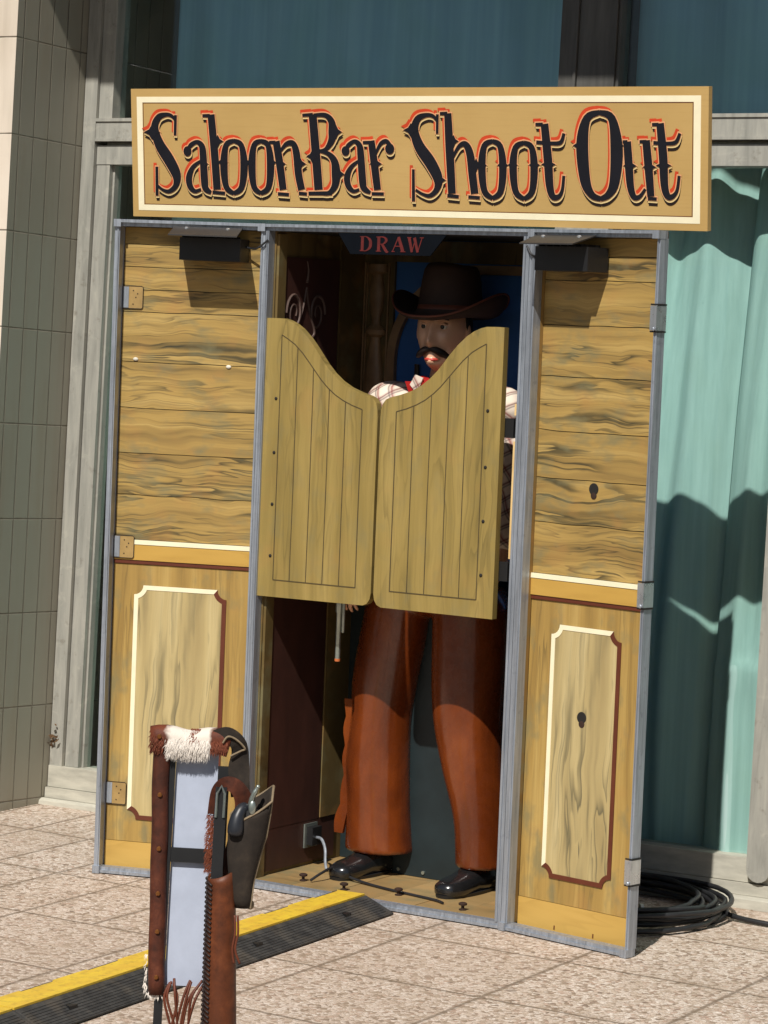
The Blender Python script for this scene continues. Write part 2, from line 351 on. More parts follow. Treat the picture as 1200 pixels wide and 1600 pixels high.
M['hair'] = plain('dark_hair', lin(34, 20, 14), .6, var=.4, stretch=(6, 6, 1))
M['lip'] = plain('painted_lip', lin(196, 70, 60), .35)
M['eye'] = plain('eye_white', lin(225, 218, 205), .2, var=.03)
M['iris'] = plain('eye_dark', lin(40, 26, 18), .15)
M['bandana'] = plain('red_bandana', lin(176, 30, 26), .5, var=.25, coat=.2)
M['vest'] = plain('dark_vest', lin(38, 24, 20), .5, var=.3)
M['shoe'] = plain('black_shoe', (.012, .012, .013, 1), .22, coat=.6)
def chaps():
    t = NT('glossy_leather_chaps'); v = t.coords((1, 1, .5)); f = t.noise(v, 6, 4, .55, .5); f2 = t.noise(t.coords(), 40, 4)
    c = t.ramp(f, [(.3, lin(92, 40, 14)), (.55, lin(122, 57, 20)), (.75, lin(146, 77, 31))])
    c = t.mix(t.ramp(f2, [(.5, (0, 0, 0)), (.8, (.25, .25, .25))]), c, lin(86, 34, 14))
    fv = t.noise(t.coords((1, 1, .12)), 22, 4, .6); t.bump(t.math('ADD', t.math('MULTIPLY', f, 1.5), fv), .32, .006)
    return t.set(c, t.ramp(f2, [(.3, (.18, .18, .18)), (.7, (.36, .36, .36))]), 0, .5, .45)
M['chaps'] = chaps()
def shirt():
    t = NT('checked_shirt_cloth'); tc = t.n('ShaderNodeTexCoord')
    mp = t.n('ShaderNodeMapping'); mp.inputs['Rotation'].default_value = (0, math.radians(32), math.radians(10)); t.link(tc.outputs['Object'], mp.inputs[0])
    wb = t.n('ShaderNodeTexNoise'); wb.inputs['Scale'].default_value = 12; t.link(mp.outputs[0], wb.inputs['Vector'])
    ad = t.n('ShaderNodeVectorMath', operation='MULTIPLY_ADD', ins={1: (.012, .012, .012)}); t.link(wb.outputs['Color'], ad.inputs[0]); t.link(mp.outputs[0], ad.inputs[2])
    sp = t.n('ShaderNodeSeparateXYZ'); t.link(ad.outputs[0], sp.inputs[0])
    a = t.math('PINGPONG', t.math('ADD', sp.outputs[0], 9.0), .021); b = t.math('PINGPONG', t.math('ADD', sp.outputs[2], 9.0), .021)
    c = t.mix(t.ramp(a, [(.0032, (.85, .85, .85)), (.0042, (0, 0, 0))]), lin(240, 222, 204), lin(140, 40, 38))
    c = t.mix(t.ramp(b, [(.0032, (.85, .85, .85)), (.0042, (0, 0, 0))]), c, lin(110, 44, 44))
    a2 = t.math('PINGPONG', t.math('ADD', sp.outputs[0], 9.008), .021); b2 = t.math('PINGPONG', t.math('ADD', sp.outputs[2], 9.008), .021)
    c = t.mix(t.ramp(a2, [(.0012, (.7, .7, .7)), (.002, (0, 0, 0))]), c, lin(60, 44, 50))
    c = t.mix(t.ramp(b2, [(.0012, (.7, .7, .7)), (.002, (0, 0, 0))]), c, lin(60, 44, 50))
    return t.set(c, .55, 0, .4)
M['shirt'] = shirt()
M['red_panel'] = plain('red_brown_wall_panel', lin(66, 38, 30), .55, var=.3, scale=5, stretch=(3, 3, 1))
M['scroll'] = plain('pale_scroll_paint', lin(96, 76, 68), .6, var=.25)
M['blue_wall'] = None
def blue():
    t = NT('painted_blue_night_sky'); f = t.noise(t.coords(), 4, 3); sp = t.n('ShaderNodeSeparateXYZ'); tc = t.n('ShaderNodeTexCoord'); t.link(tc.outputs['Object'], sp.inputs[0])
    c = t.ramp(f, [(.3, lin(40, 92, 160)), (.7, lin(54, 110, 178))])
    return t.set(c, .6)
M['blue_wall'] = blue()
M['teal_plate'] = plain('dark_teal_metal_plate', lin(28, 40, 43), .5, var=.3, scale=9)
M['navy'] = plain('shade_darkened_navy', (.0035, .005, .008, 1), .85, var=.15, spec=.08)  # near black: shade on the DRAW board put into its colour
M['draw_red'] = plain('shade_dimmed_red', lin(96, 22, 18), .6, var=.3, scale=60)  # red dimmed in the colour to go with the shaded board
M['bottle'] = plain('painted_bottle', lin(74, 62, 48), .4, var=.2)
M['pale_wood'] = wood('pale_batten_wood', [lin(196, 160, 100), lin(220, 186, 126), lin(232, 198, 138), lin(236, 206, 150)], False, .3, .3, patch=False, freq=14)
M['dirt'] = plain('dry_dirt', lin(130, 100, 70), .95, var=.4, scale=60)

def asphalt_mat():
    t = NT('bounce_cut_asphalt'); f = t.noise(t.coords(), 90, 4, .7); c = t.ramp(f, [(.3, (.035, .035, .036)), (.7, (.075, .073, .07))]); return t.set(c, .9, 0, .2)
M['asphalt'] = asphalt_mat()  # surface of the added dark ground sheet

# ------------------------------------------------------------------ mesh helpers
WM = {}
def thing(name, label, cat, frame, loc=(0, 0, 0), group=None):
    o = bpy.data.objects.new(name, None); COL.objects.link(o); o.empty_display_size = .1
    o.matrix_world = frame @ Matrix.Translation(loc); WM[o] = o.matrix_world.copy()
    o['label'] = label; o['category'] = cat
    if group: o['group'] = group
    o_frame[o] = frame
    return o
o_frame = {}
def finish(name, bm, mat, smooth, bevel, seg=2):
    if bevel: bmesh.ops.bevel(bm, geom=[e for e in bm.edges if e.is_manifold and e.calc_face_angle(0) > .6], offset=bevel, segments=seg, affect='EDGES', clamp_overlap=True, profile=.6)
    bmesh.ops.recalc_face_normals(bm, faces=bm.faces)
    me = bpy.data.meshes.new(name); bm.to_mesh(me); bm.free()
    if smooth:
        for p in me.polygons: p.use_smooth = True
        if smooth != 'all' and hasattr(me, 'set_sharp_from_angle'): me.set_sharp_from_angle(angle=math.radians(40))
    for m in (mat if isinstance(mat, (list, tuple)) else [mat]): me.materials.append(m)
    return me
def part(par, name, bm, mat, frame=None, smooth=False, bevel=0, label=None):
    fr = frame if frame is not None else o_frame[par]
    o = bpy.data.objects.new(name, finish(name, bm, mat, smooth, bevel)); COL.objects.link(o)
    o.parent = par; o.matrix_basis = WM[par].inverted() @ fr; WM[o] = fr.copy(); o_frame[o] = fr
    if label: o['label'] = label
    return o
def solo(name, bm, mat, frame, label, cat, smooth=False, bevel=0, group=None, kind=None):
    vs_ = [v.co.copy() for v in bm.verts]
    cx = (min(v.x for v in vs_) + max(v.x for v in vs_)) / 2; cy = (min(v.y for v in vs_) + max(v.y for v in vs_)) / 2; cz = min(v.z for v in vs_)
    for v in bm.verts: v.co -= Vector((cx, cy, cz))
    o = bpy.data.objects.new(name, finish(name, bm, mat, smooth, bevel)); COL.objects.link(o)
    o.matrix_world = frame @ Matrix.Translation((cx, cy, cz)); WM[o] = o.matrix_world.copy(); o_frame[o] = frame
    if label: o['label'] = label
    if cat: o['category'] = cat
    if group: o['group'] = group
    if kind: o['kind'] = kind
    return o
B = bmesh.new
def islands(bm, par, name, mat, frame=None, smooth=False, bevel=0):
    """every loose piece of bm becomes a part of its own"""
    seen = set(); out = []
    bm.verts.index_update(); bm.verts.ensure_lookup_table()
    for v in bm.verts:
        if v.index in seen: continue
        st_ = [v]; seen.add(v.index); grp = []
        while st_:
            q = st_.pop(); grp.append(q)
            for e in q.link_edges:
                o = e.other_vert(q)
                if o.index not in seen: seen.add(o.index); st_.append(o)
        nb = bmesh.new(); mp = {q: nb.verts.new(q.co) for q in grp}
        for f in {f for q in grp for f in q.link_faces}: nb.faces.new([mp[q] for q in f.verts])
        out.append(part(par, name, nb, mat, frame, smooth, bevel))
    bm.free(); return out
def box(bm, x0, x1, y0, y1, z0, z1, mi=0, rnd=None):
    lay = None
    if rnd is not None: lay = bm.verts.layers.float.get('rnd') or bm.verts.layers.float.new('rnd')
    v = [bm.verts.new((x, y, z)) for x in (x0, x1) for y in (y0, y1) for z in (z0, z1)]
    fs = [(0, 1, 3, 2), (4, 6, 7, 5), (0, 4, 5, 1), (2, 3, 7, 6), (0, 2, 6, 4), (1, 5, 7, 3)]
    for f in fs:
        fc = bm.faces.new([v[i] for i in f]); fc.material_index = mi
    if lay:
        for q in v: q[lay] = rnd
    return v
def prism(bm, pts, y0, y1, mi=0, ax='y'):
    """closed outline in (x,z) pushed from y0 to y1 (ax='x': outline in (y,z))"""
    mk = (lambda p, d: (p[0], d, p[1])) if ax == 'y' else ((lambda p, d: (d, p[0], p[1])) if ax == 'x' else (lambda p, d: (p[0], p[1], d)))
    a = [bm.verts.new(mk(p, y0)) for p in pts]; b = [bm.verts.new(mk(p, y1)) for p in pts]
    n = len(pts)
    bm.faces.new(a).material_index = mi; bm.faces.new(b[::-1]).material_index = mi
    for i in range(n): bm.faces.new((a[i], a[(i + 1) % n], b[(i + 1) % n], b[i])).material_index = mi
def strip(bm, left, right, y0, y1):
    """ribbon between two polylines in (x,z), thickness y0..y1"""
    n = len(left)
    V = [[bm.verts.new((p[0], d, p[1])) for p in pl] for pl in (left, right) for d in (y0, y1)]
    lf, lb, rf, rb = V
    for i in range(n - 1):
        bm.faces.new((lf[i], lf[i + 1], rf[i + 1], rf[i])); bm.faces.new((lb[i + 1], lb[i], rb[i], rb[i + 1]))
        bm.faces.new((lf[i + 1], lf[i], lb[i], lb[i + 1])); bm.faces.new((rf[i], rf[i + 1], rb[i + 1], rb[i]))
    bm.faces.new((lf[0], rf[0], rb[0], lb[0])); bm.faces.new((lf[-1], lb[-1], rb[-1], rf[-1]))
def cr(pts, n=6):
    """Catmull-Rom through tuples"""
    P = [pts[0]] + list(pts) + [pts[-1]]; out = []
    for i in range(1, len(P) - 2):
        p0, p1, p2, p3 = P[i - 1:i + 3]
        for k in range(n):
            t = k / n
            out.append(tuple(.5 * (2 * b + (c - a) * t + (2 * a - 5 * b + 4 * c - d) * t * t + (3 * b - a - 3 * c + d) * t ** 3) for a, b, c, d in zip(p0, p1, p2, p3)))
    out.append(tuple(pts[-1])); return out
def ring_bridge(bm, rings, cap=True, closed=True):
    vs_ = [[bm.verts.new(p) for p in r] for r in rings]; n = len(rings[0])
    for a, b in zip(vs_, vs_[1:]):
        for i in range(n if closed else n - 1): bm.faces.new((a[i], a[(i + 1) % n], b[(i + 1) % n], b[i]))
    if cap and closed: bm.faces.new(vs_[0][::-1]); bm.faces.new(vs_[-1])
    return vs_
def tube(bm, pts, rad, n=8, cap=True, flat=None):
    pts = [Vector(p) for p in pts]; rings = []; up = None
    for i, p in enumerate(pts):
        t = (pts[min(i + 1, len(pts) - 1)] - pts[max(i - 1, 0)]).normalized()
        if up is None: up = t.orthogonal().normalized()
        up = (up - t * up.dot(t)).normalized(); sd = t.cross(up)
        r = rad[i] if isinstance(rad, (list, tuple)) else rad
        rings.append([p + up * math.cos(2 * pi * k / n) * r + sd * math.sin(2 * pi * k / n) * r for k in range(n)])
    ring_bridge(bm, rings, cap)
def lathe(bm, prof, c=(0, 0, 0), n=24, sx=1, sy=1, axis='z', cap=True):
    rings = []
    for r, h in prof:
        ring = []
        for k in range(n):
            a = 2 * pi * k / n; q = (r * math.cos(a) * sx, r * math.sin(a) * sy, h)
            if axis == 'y': q = (q[0], q[2], q[1])
            if axis == 'x': q = (q[2], q[0], q[1])
            ring.append(Vector(c) + Vector(q))
        rings.append(ring)
    ring_bridge(bm, rings, cap)
def sheet(bm, f, us, vs_, thick=None):
    g = [[bm.verts.new(f(u, v)) for u in us] for v in vs_]
    for a, b in zip(g, g[1:]):
        for i in range(len(us) - 1): bm.faces.new((a[i], a[i + 1], b[i + 1], b[i]))
    if thick:
        gf = bm.faces[:]; bmesh.ops.recalc_face_normals(bm, faces=gf); bmesh.ops.solidify(bm, geom=gf, thickness=thick)
def lsp(a, b, n): return [a + (b - a) * i / (n - 1) for i in range(n)]
def ball(bm, c, r, sc=(1, 1, 1), u=12, v=8):
    bmesh.ops.create_uvsphere(bm, u_segments=u, v_segments=v, radius=1, matrix=Matrix.Translation(c) @ Matrix.Diagonal((r * sc[0], r * sc[1], r * sc[2], 1)))

# ------------------------------------------------------------------ ground
bm = B(); 
NX = 60
xs = [-60, -20, -6] + lsp(-4, 5, 46) + [8, 20, 60]; ys = [-60, -25, -12] + lsp(-9, 2, 56) + [6, 20]
def gz(x, y):
    if -4.5 < x < 5.5 and -9.5 < y < 2.5: return noise.noise((x * 1.3, y * 1.3, 2.7)) * .0025
    return 0
sheet(bm, lambda x, y: (x, y, gz(x, y) - .0025), xs, ys)
g = bpy.data.objects.new('paved_ground', finish('paved_ground', bm, M['ground'], 'all', 0)); COL.objects.link(g)
g.matrix_world = FC; g['kind'] = 'structure'; WM[g] = FC
for nm in ('paved_ground',):
    g['label'] = 'pale washed aggregate paving slabs'

bm = B(); box(bm, -60, 60, -60, -3.9, -.10, .004)  # unseen dark sheet added to cut light bounced up from the ground
rdw = bpy.data.objects.new('road', finish('road', bm, M['asphalt'], False, 0)); COL.objects.link(rdw); rdw.matrix_world = FC; rdw['kind'] = 'structure'; rdw['label'] = 'unseen dark asphalt sheet added in front of the paving to cut bounced light'; WM[rdw] = FC

# ------------------------------------------------------------------ building: window wall with frames, glass, sill
win = thing('window_wall', 'tall glazed wall with weathered grey metal frames behind the painted booth', 'window wall', FW, (0, .87, .04))
XL, XR, ZT = -1.418, 4.2, 4.25
bm = B(); box(bm, XL, -1.362, .835, .93, .10, ZT); part(win, 'jamb', bm, M['frame'], bevel=.004)
bm = B(); box(bm, -1.3605, -1.30, .85, .93, 2.598, ZT); part(win, 'upper_stile', bm, M['frame'], bevel=.004)
bm = B(); box(bm, -1.3595, -1.300, .853, .93, .182, 2.427); box(bm, -1.2995, -1.291, .875, .92, .182, 2.427); part(win, 'casement_stile', bm, M['frame'], bevel=.003)
bm = B(); box(bm, -1.362, XR, .838, .935, 2.512, 2.597); box(bm, -1.362, XR, .832, .838, 2.512, 2.522); box(bm, -1.362, XR, .832, .838, 2.585, 2.597); part(win, 'transom', bm, M['frame'], bevel=.003)
bm = B(); box(bm, -1.3595, XR, .85, .93, 2.428, 2.498); box(bm, -1.33, XR, .87, .93, 2.499, 2.511); part(win, 'casement_head', bm, M['frame'], bevel=.003)
bm = B(); box(bm, .545, .60, .85, .94, 2.598, ZT); box(bm, .602, .612, .842, .94, 2.598, ZT); box(bm, .614, .752, .852, .94, 2.598, ZT); box(bm, .754, .764, .862, .93, 2.598, ZT); part(win, 'mullion', bm, M['dark_frame'], bevel=.002)
bm = B(); box(bm, 3.0, 3.2, .85, .94, 2.598, ZT); part(win, 'mullion', bm, M['frame'], bevel=.002)
bm = B(); box(bm, XL, XR, .83, .95, .102, .181); box(bm, XL, XR, .815, .95, .062, .10); part(win, 'bottom_rail', bm, M['sill'], bevel=.006)
bm = B(); prism(bm, [(.78, .012), (.95, .012), (.95, .061), (.80, .061), (.785, .052)], XL - .11, XR, ax='x'); part(win, 'sill', bm, M['sill'], bevel=.003)
def rounded_stile(x0, x1):
    bm = B(); pts = []
    r = (x1 - x0) / 2; cx = (x0 + x1) / 2
    pts = [(x1, 2.427), (x0, 2.427)] + [(cx - r * math.cos(a), .15 - r * math.sin(a)) for a in lsp(0, pi, 9)]
    prism(bm, pts, .80, .93); 
    part(win, 'casement_stile', bm, M['frame'], bevel=.012)
rounded_stile(1.418, 1.50); 
bm = B(); box(bm, 1.52, 1.60, .85, .93, .182, 2.427); part(win, 'casement_stile', bm, M['frame'], bevel=.006)
bm = B(); box(bm, .56, .76, .86, .93, .182, 2.427); part(win, 'mullion', bm, M['frame'], bevel=.004)
def pane(x0, x1, z0, z1):
    bm = B(); box(bm, x0, x1, .898, .904, z0, z1); part(win, 'pane', bm, M['glass'])
pane(-1.290, .559, .183, 2.426); pane(.762, 1.417, .183, 2.426); pane(1.602, XR, .183, 2.426); pane(-1.299, .544, 2.599, ZT); pane(.766, 2.999, 2.599, ZT); pane(3.201, XR, 2.599, ZT)
bm = B(); box(bm, XL - 3, XR + 2, -.60, 3.2, 4.26, 4.5); part(win, 'overhang', bm, M['concrete'], bevel=.01)
bm = B(); box(bm, XL - .0, XR, 2.6, 2.7, .1, 4.25); part(win, 'room_wall', bm, M['room'])
bm = B(); box(bm, XL, XR, .96, 2.6, .02, .10); part(win, 'room_floor', bm, M['room'])
bm = B(); box(bm, XR + .002, XR + .5, .6, 2.7, -.1, 4.25); part(win, 'end_wall', bm, M['tile'])

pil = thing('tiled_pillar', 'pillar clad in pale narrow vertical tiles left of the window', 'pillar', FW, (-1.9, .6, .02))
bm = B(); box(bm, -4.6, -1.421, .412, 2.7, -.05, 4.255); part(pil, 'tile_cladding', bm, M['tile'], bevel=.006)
# old rust smears and a dried leaf clump caught in the corner
def debris(x, y, z, n, r, name, label):
    bm = B(); rd = random.Random(n)
    for i in range(n):
        c = Vector((x, y, z)) + Vector((rd.gauss(0, r * .5), rd.gauss(0, r * .35), rd.gauss(0, r)))
        d = Vector((rd.uniform(-1, 1), rd.uniform(-1, 1), rd.uniform(-1, 1))).normalized(); e = d.orthogonal().normalized(); s = rd.uniform(.006, .014)
        q = [bm.verts.new(c + d * s * a + e * s * .45 * b + d.cross(e) * .002 * (a * b)) for a, b in ((-1, 0), (0, -1), (1, 0), (0, 1))]
        bm.faces.new(q)
    bmesh.ops.solidify(bm, geom=bm.faces[:], thickness=.0015)
    return solo(name, bm, M['dirt'], FW, label, 'leaf litter')
debris(-1.40, .82, .29, 16, .022, 'dry_leaf_clump', 'dry leaf clump caught in the corner between tiled pillar and window frame')

bm = B(); rdd = random.Random(21)
for i in range(150):
    x = -1.62 + abs(rdd.gauss(0, .22)) if i < 60 else rdd.uniform(-1.55, 1.6); y = .765 - abs(rdd.gauss(0, .05)) - (.25 if x < -1.45 else 0) * rdd.random()
    z = .0415 * y + .004; s_ = rdd.uniform(.003, .010); a = rdd.uniform(0, pi); d = Vector((math.cos(a), math.sin(a), 0)); e = Vector((-d.y, d.x, rdd.uniform(-.3, .6)))
    q = [bm.verts.new(Vector((x, y, z)) + d * s_ * u + e * s_ * .5 * v) for u, v in ((-1, 0), (0, -1), (1, 0), (0, 1))]; bm.faces.new(q)
bmesh.ops.solidify(bm, geom=bm.faces[:], thickness=.0012)
solo('ground_litter', bm, M['dirt'], FW, 'scattered dry leaf crumbs and dirt along the foot of the window wall', 'litter', kind='stuff')

# curtains
def curtain(name, label, x0, x1, z0, z1, fold, n=300, m=90):
    bm = B()
    sheet(bm, lambda x, z: (x, fold(x, z), z), lsp(x0, x1, n), lsp(z0, z1, m), .003)
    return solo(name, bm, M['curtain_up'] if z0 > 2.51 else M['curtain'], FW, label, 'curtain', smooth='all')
def fold_main(x, z):
    t = (z - .2) / 2.2
    base = .985 + .15 * max(0, t) ** 2.2
    k = 26 + 3 * math.sin(2.1 * x)
    a = .034 * (.5 + .5 * t)
    return base + a * math.sin(k * x + .5 + .25 * math.sin(3 * z)) + .012 * math.sin(11 * x + 1.3 + .4 * z) + .006 * noise.noise((x * 9, z * 2.2, 1)) + .0055 * math.sin(71 * x + 2.2 * math.sin(1.4 * z) + 3 * noise.noise((x * 3, z * .6, 4))) + .004 * noise.noise((x * 22, z * 1.2, 8))
curtain('curtain', 'mint green curtain behind the lower window glass, beside the booth', -1.19, 1.225, .135, 2.50, fold_main)
def fold_right(x, z):
    seam = .010 / (1 + math.exp(-(z - .805 - .01 * noise.noise((x * 8, 1, 1))) * 240))
    pull = .012 * math.exp(-((x - 1.33) / .05) ** 2 - ((z - .78) / .09) ** 2)
    return fold_main(x, z) - .055 + .012 * math.sin(38 * x + z) + seam - pull
curtain('curtain', 'mint curtain edge overlapping in front at the far right of the lower window', 1.19, 2.6, .135, 2.50, fold_right, 190, 120)
def fold_up(x, z):
    return 1.10 + .022 * math.sin(21 * x + 1 + .3 * math.sin(2 * z)) + .012 * math.sin(8 * x + .7) + .01 * noise.noise((x * 6, z, 3))
curtain('curtain', 'curtain tinted blue for shade behind the upper window, left of the dark mullion', -1.20, .60, 2.52, 4.2, fold_up, 160, 12)
curtain('curtain', 'curtain tinted blue for shade behind the upper window, right of the dark mullion', .72, 3.05, 2.52, 4.2, fold_up, 160, 12)

# ------------------------------------------------------------------ the booth: flight case with two opened wings
bt = thing('shooting_booth', 'open flight case booth painted as a western saloon front with swing doors', 'booth', FC, (WW / 2, 0, 0))
D = .56
# aluminium rim of the middle case
def rim(par, frame, W, H, name='edge_trim', w1=.022, w2=.022, base=True):
    bm = B()
    box(bm, 0.001, w1, -.004, .03, .022, H - .022); box(bm, w1 * .55, w1 * .8, -.008, -.0041, .022, H - .022)
    box(bm, W - w2, W - .001, -.004, .03, .022, H - .022); box(bm, W - w2 * .8, W - w2 * .55, -.008, -.0041, .022, H - .022)
    box(bm, 0.001, W - .001, -.004, .03, H - .0215, H); box(bm, .001, W - .001, -.014, -.0041, H - .010, H - .001)
    box(bm, 0.001, W - .001, -.004, .03, 0.002, .0215); box(bm, .001, W - .001, -.010, -.0041, .002, .011)
    return part(par, name, bm, M['alu'], frame, bevel=.0015)
rim(bt, FC, WW, HH, w1=.015, w2=.022)
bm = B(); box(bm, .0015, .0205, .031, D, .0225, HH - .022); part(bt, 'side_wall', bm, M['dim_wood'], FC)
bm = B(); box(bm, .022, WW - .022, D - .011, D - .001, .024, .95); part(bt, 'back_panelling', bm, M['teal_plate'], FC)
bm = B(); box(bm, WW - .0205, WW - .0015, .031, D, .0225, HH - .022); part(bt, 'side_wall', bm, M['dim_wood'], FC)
bm = B(); box(bm, .0015, WW - .0015, .031, D + .02, HH - .0215, HH - .002); part(bt, 'ceiling', bm, M['black'], FC)
bm = B()
fx = .021
for i in range(6):
    wd = (WW - .042) / 6; box(bm, fx + wd * i + .001, fx + wd * (i + 1) - .001, .031, D - .001, .004, .022 + .0006 * (i % 2), rnd=random.random() * 9)
part(bt, 'floor', bm, M['floor_wood'], FC)
bm = B(); box(bm, .0015, WW - .0015, D + .001, D + .02, .0, HH - .022); bwall = part(bt, 'back_wall', bm, M['blue_wall'], FC)
# inner left wall: red-brown panel, scrolls, trims
bm = B(); box(bm, .021, .027, .085, .40, .175, 2.04); box(bm, .021, .0262, .085, .50, .035, .1755); rp = part(bt, 'wall_panel', bm, M['red_panel'], FC, bevel=.002)
def scroll(bm, cy, cz, r, sgn, turns=1.6, n=34):
    pts = []
    for i in range(n):
        a = i / (n - 1) * turns * 2 * pi; rr = r * (1 - .75 * i / (n - 1)); pts.append((.0275, cy + sgn * (rr * math.cos(a)), cz + 1.45 * rr * math.sin(a)))
    tube(bm, pts, [.0055 * (1 - .5 * i / n) for i in range(n)], 6)
bm = B()
for cz in (1.86, 1.63):
    for s in (-1, 1):
        scroll(bm, .205 + s * .068, cz, .046, s)
        tube(bm, cr([(.0275, .205 + s * .022, cz - .085), (.0275, .205 + s * .055, cz - .06), (.0275, .205 + s * .02, cz + .01), (.0275, .205, cz + .085)], 6), .004, 6)
ball(bm, (.0275, .205, 1.745), .022, (.25, .8, 1.2)); tube(bm, cr([(.0275, .205, 1.96), (.0275, .212, 2.0), (.0275, .203, 2.03)], 4), [.006 - .0005 * i for i in range(9)], 6)
part(rp, 'scroll_ornament', bm, M['scroll'], FC, smooth=True)
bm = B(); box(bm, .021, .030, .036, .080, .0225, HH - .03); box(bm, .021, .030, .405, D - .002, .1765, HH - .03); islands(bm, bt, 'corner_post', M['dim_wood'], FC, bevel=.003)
# painted bar scene on the back wall, as shallow relief
bm = B(); box(bm, .031, .15, D - .012, D, .95, 2.10); box(bm, .031, WW - .022, D - .013, D, 2.045, HH - .025)
part(bwall, 'bar_woodwork', bm, M['dim_wood'], FC, bevel=.003)
bm = B(); prof = [(.012, 1.44), (.034, 1.445), (.034, 1.47), (.02, 1.485), (.018, 1.52), (.03, 1.56), (.035, 1.61), (.03, 1.68), (.02, 1.75), (.016, 1.79), (.034, 1.80), (.036, 1.815), (.018, 1.83), (.014, 1.85), (.024, 1.89), (.027, 1.94), (.02, 1.985), (.016, 2.0), (.034, 2.01), (.034, 2.035)]
lathe(bm, prof, (.085, D - .014, 0), 20, 1.1, .7); part(bwall, 'baluster', bm, M['column_wood'], FC, smooth=True)
bm = B(); box(bm, .034, .040, D - .018, D - .013, 1.0, 2.04); box(bm, .045, .049, D - .017, D - .0135, 1.0, 2.04); box(bm, .128, .133, D - .018, D - .013, 1.0, 2.04); box(bm, .050, .055, D - .016, D - .0125, 1.44, 1.45)
aL, aR, ar = [], [], .30
for a in lsp(pi, pi / 2, 14):
    aL.append((.48 + .345 * math.cos(a), 1.72 + .32 * math.sin(a))); aR.append((.48 + .315 * math.cos(a), 1.72 + .29 * math.sin(a)))
strip(bm, [(.135, 1.05)] + aL + [(WW - .03, 2.04)], [(.165, 1.05)] + aR + [(WW - .03, 2.01)], D - .02, D - .001); part(bwall, 'arch_moulding', bm, M['column_wood'], FC)
bm = B()
for bx, bh, br in ((.20, 1.62, .022), (.25, 1.70, .024), (.75, 1.66, .024), (.83, 1.60, .022), (.89, 1.70, .022)):
    lathe(bm, [(br, 1.36), (br, bh - .09), (br * .4, bh - .05), (br * .35, bh), (br * .45, bh + .005), (br * .3, bh + .008)], (bx, D - .012, 0), 14, 1, .45)
islands(bm, bwall, 'bottle', M['bottle'], FC, smooth=True)
bm = B(); box(bm, .20, WW - .022, D - .03, D - .001, 1.33, 1.36); part(bwall, 'shelf', bm, M['dim_wood'], FC, bevel=.003)
bm = B(); box(bm, .31, .585, .425, .437, .024, .93); box(bm, .315, .58, .4375, D - .002, .90, .925); pl = part(bt, 'backing_plate', bm, M['teal_plate'], FC, bevel=.002)
bm = B()
for sx in (.335, .43, .545): lathe(bm, [(.006, D - .05), (.006, D - .045)], (sx, .425 - D + .045, .04), 10, axis='y')
islands(bm, pl, 'bolt', M['nickel'], FC)
# DRAW board
dz = lambda z: z
bm = B(); prism(bm, [(.277, 2.117), (.672, 2.117), (.617, 2.052), (.324, 2.052)], -.002, .004); db = part(bt, 'header_board', bm, M['navy'], FC)
# ------------------------------------------------------------------ brush lettering built from variable-width strokes
def stroke(bm, pts, y, e=0.0, off=(0, 0), th=.0008, n=5):
    P = cr(pts, n) if len(pts) > 2 else [tuple(pts[0]), tuple((a + b) / 2 for a, b in zip(*pts)), tuple(pts[1])]
    L, R = [], []
    for i, (x, z, wd) in enumerate(P):
        a = P[max(i - 1, 0)]; b = P[min(i + 1, len(P) - 1)]
        d = Vector((b[0] - a[0], b[1] - a[1])).normalized(); nrm = Vector((-d.y, d.x)); hw = max(wd, .002) / 2 + e
        ex = -d * e if i == 0 else (d * e if i == len(P) - 1 else Vector((0, 0)))
        c = Vector((x + off[0], z + off[1])) + ex
        L.append(tuple(c + nrm * hw)); R.append(tuple(c - nrm * hw))
    strip(bm, L, R, y - th, y)
def spur(bm, x, z, rx, ry, y, e=0, off=(0, 0), th=.0008):
    rx += e * 1.3; ry += e * 1.3; x += off[0]; z += off[1]
    pts = []
    for q in range(4):
        a0 = q * pi / 2; p = Vector((math.cos(a0) * rx, math.sin(a0) * ry)); p2 = Vector((math.cos(a0 + pi / 2) * rx, math.sin(a0 + pi / 2) * ry))
        pts.append(tuple(Vector((x, z)) + p)); pts.append(tuple(Vector((x, z)) + (p + p2) * .36))
    prism(bm, pts, y - th, y)
def lettering(par, name, mat, y, e=0, off=(0, 0), frame=None, S=None, D_=None, label=None):
    bm = B()
    for i, s in enumerate(S): stroke(bm, s, y - .00002 * (i % 23), e, off)
    for i, d in enumerate(D_): spur(bm, *d, y - .0006 - .00002 * (i % 13), e, off)
    for i, (x, z, r) in enumerate(BALLS): prism(bm, [(x + off[0] + (r + e) * math.cos(q), z + off[1] + (r + e) * math.sin(q)) for q in lsp(0, 2 * pi, 17)[:-1]], y - .0012 - .00002 * i, y - .0004)
    return part(par, name, bm, mat, frame, label=label)

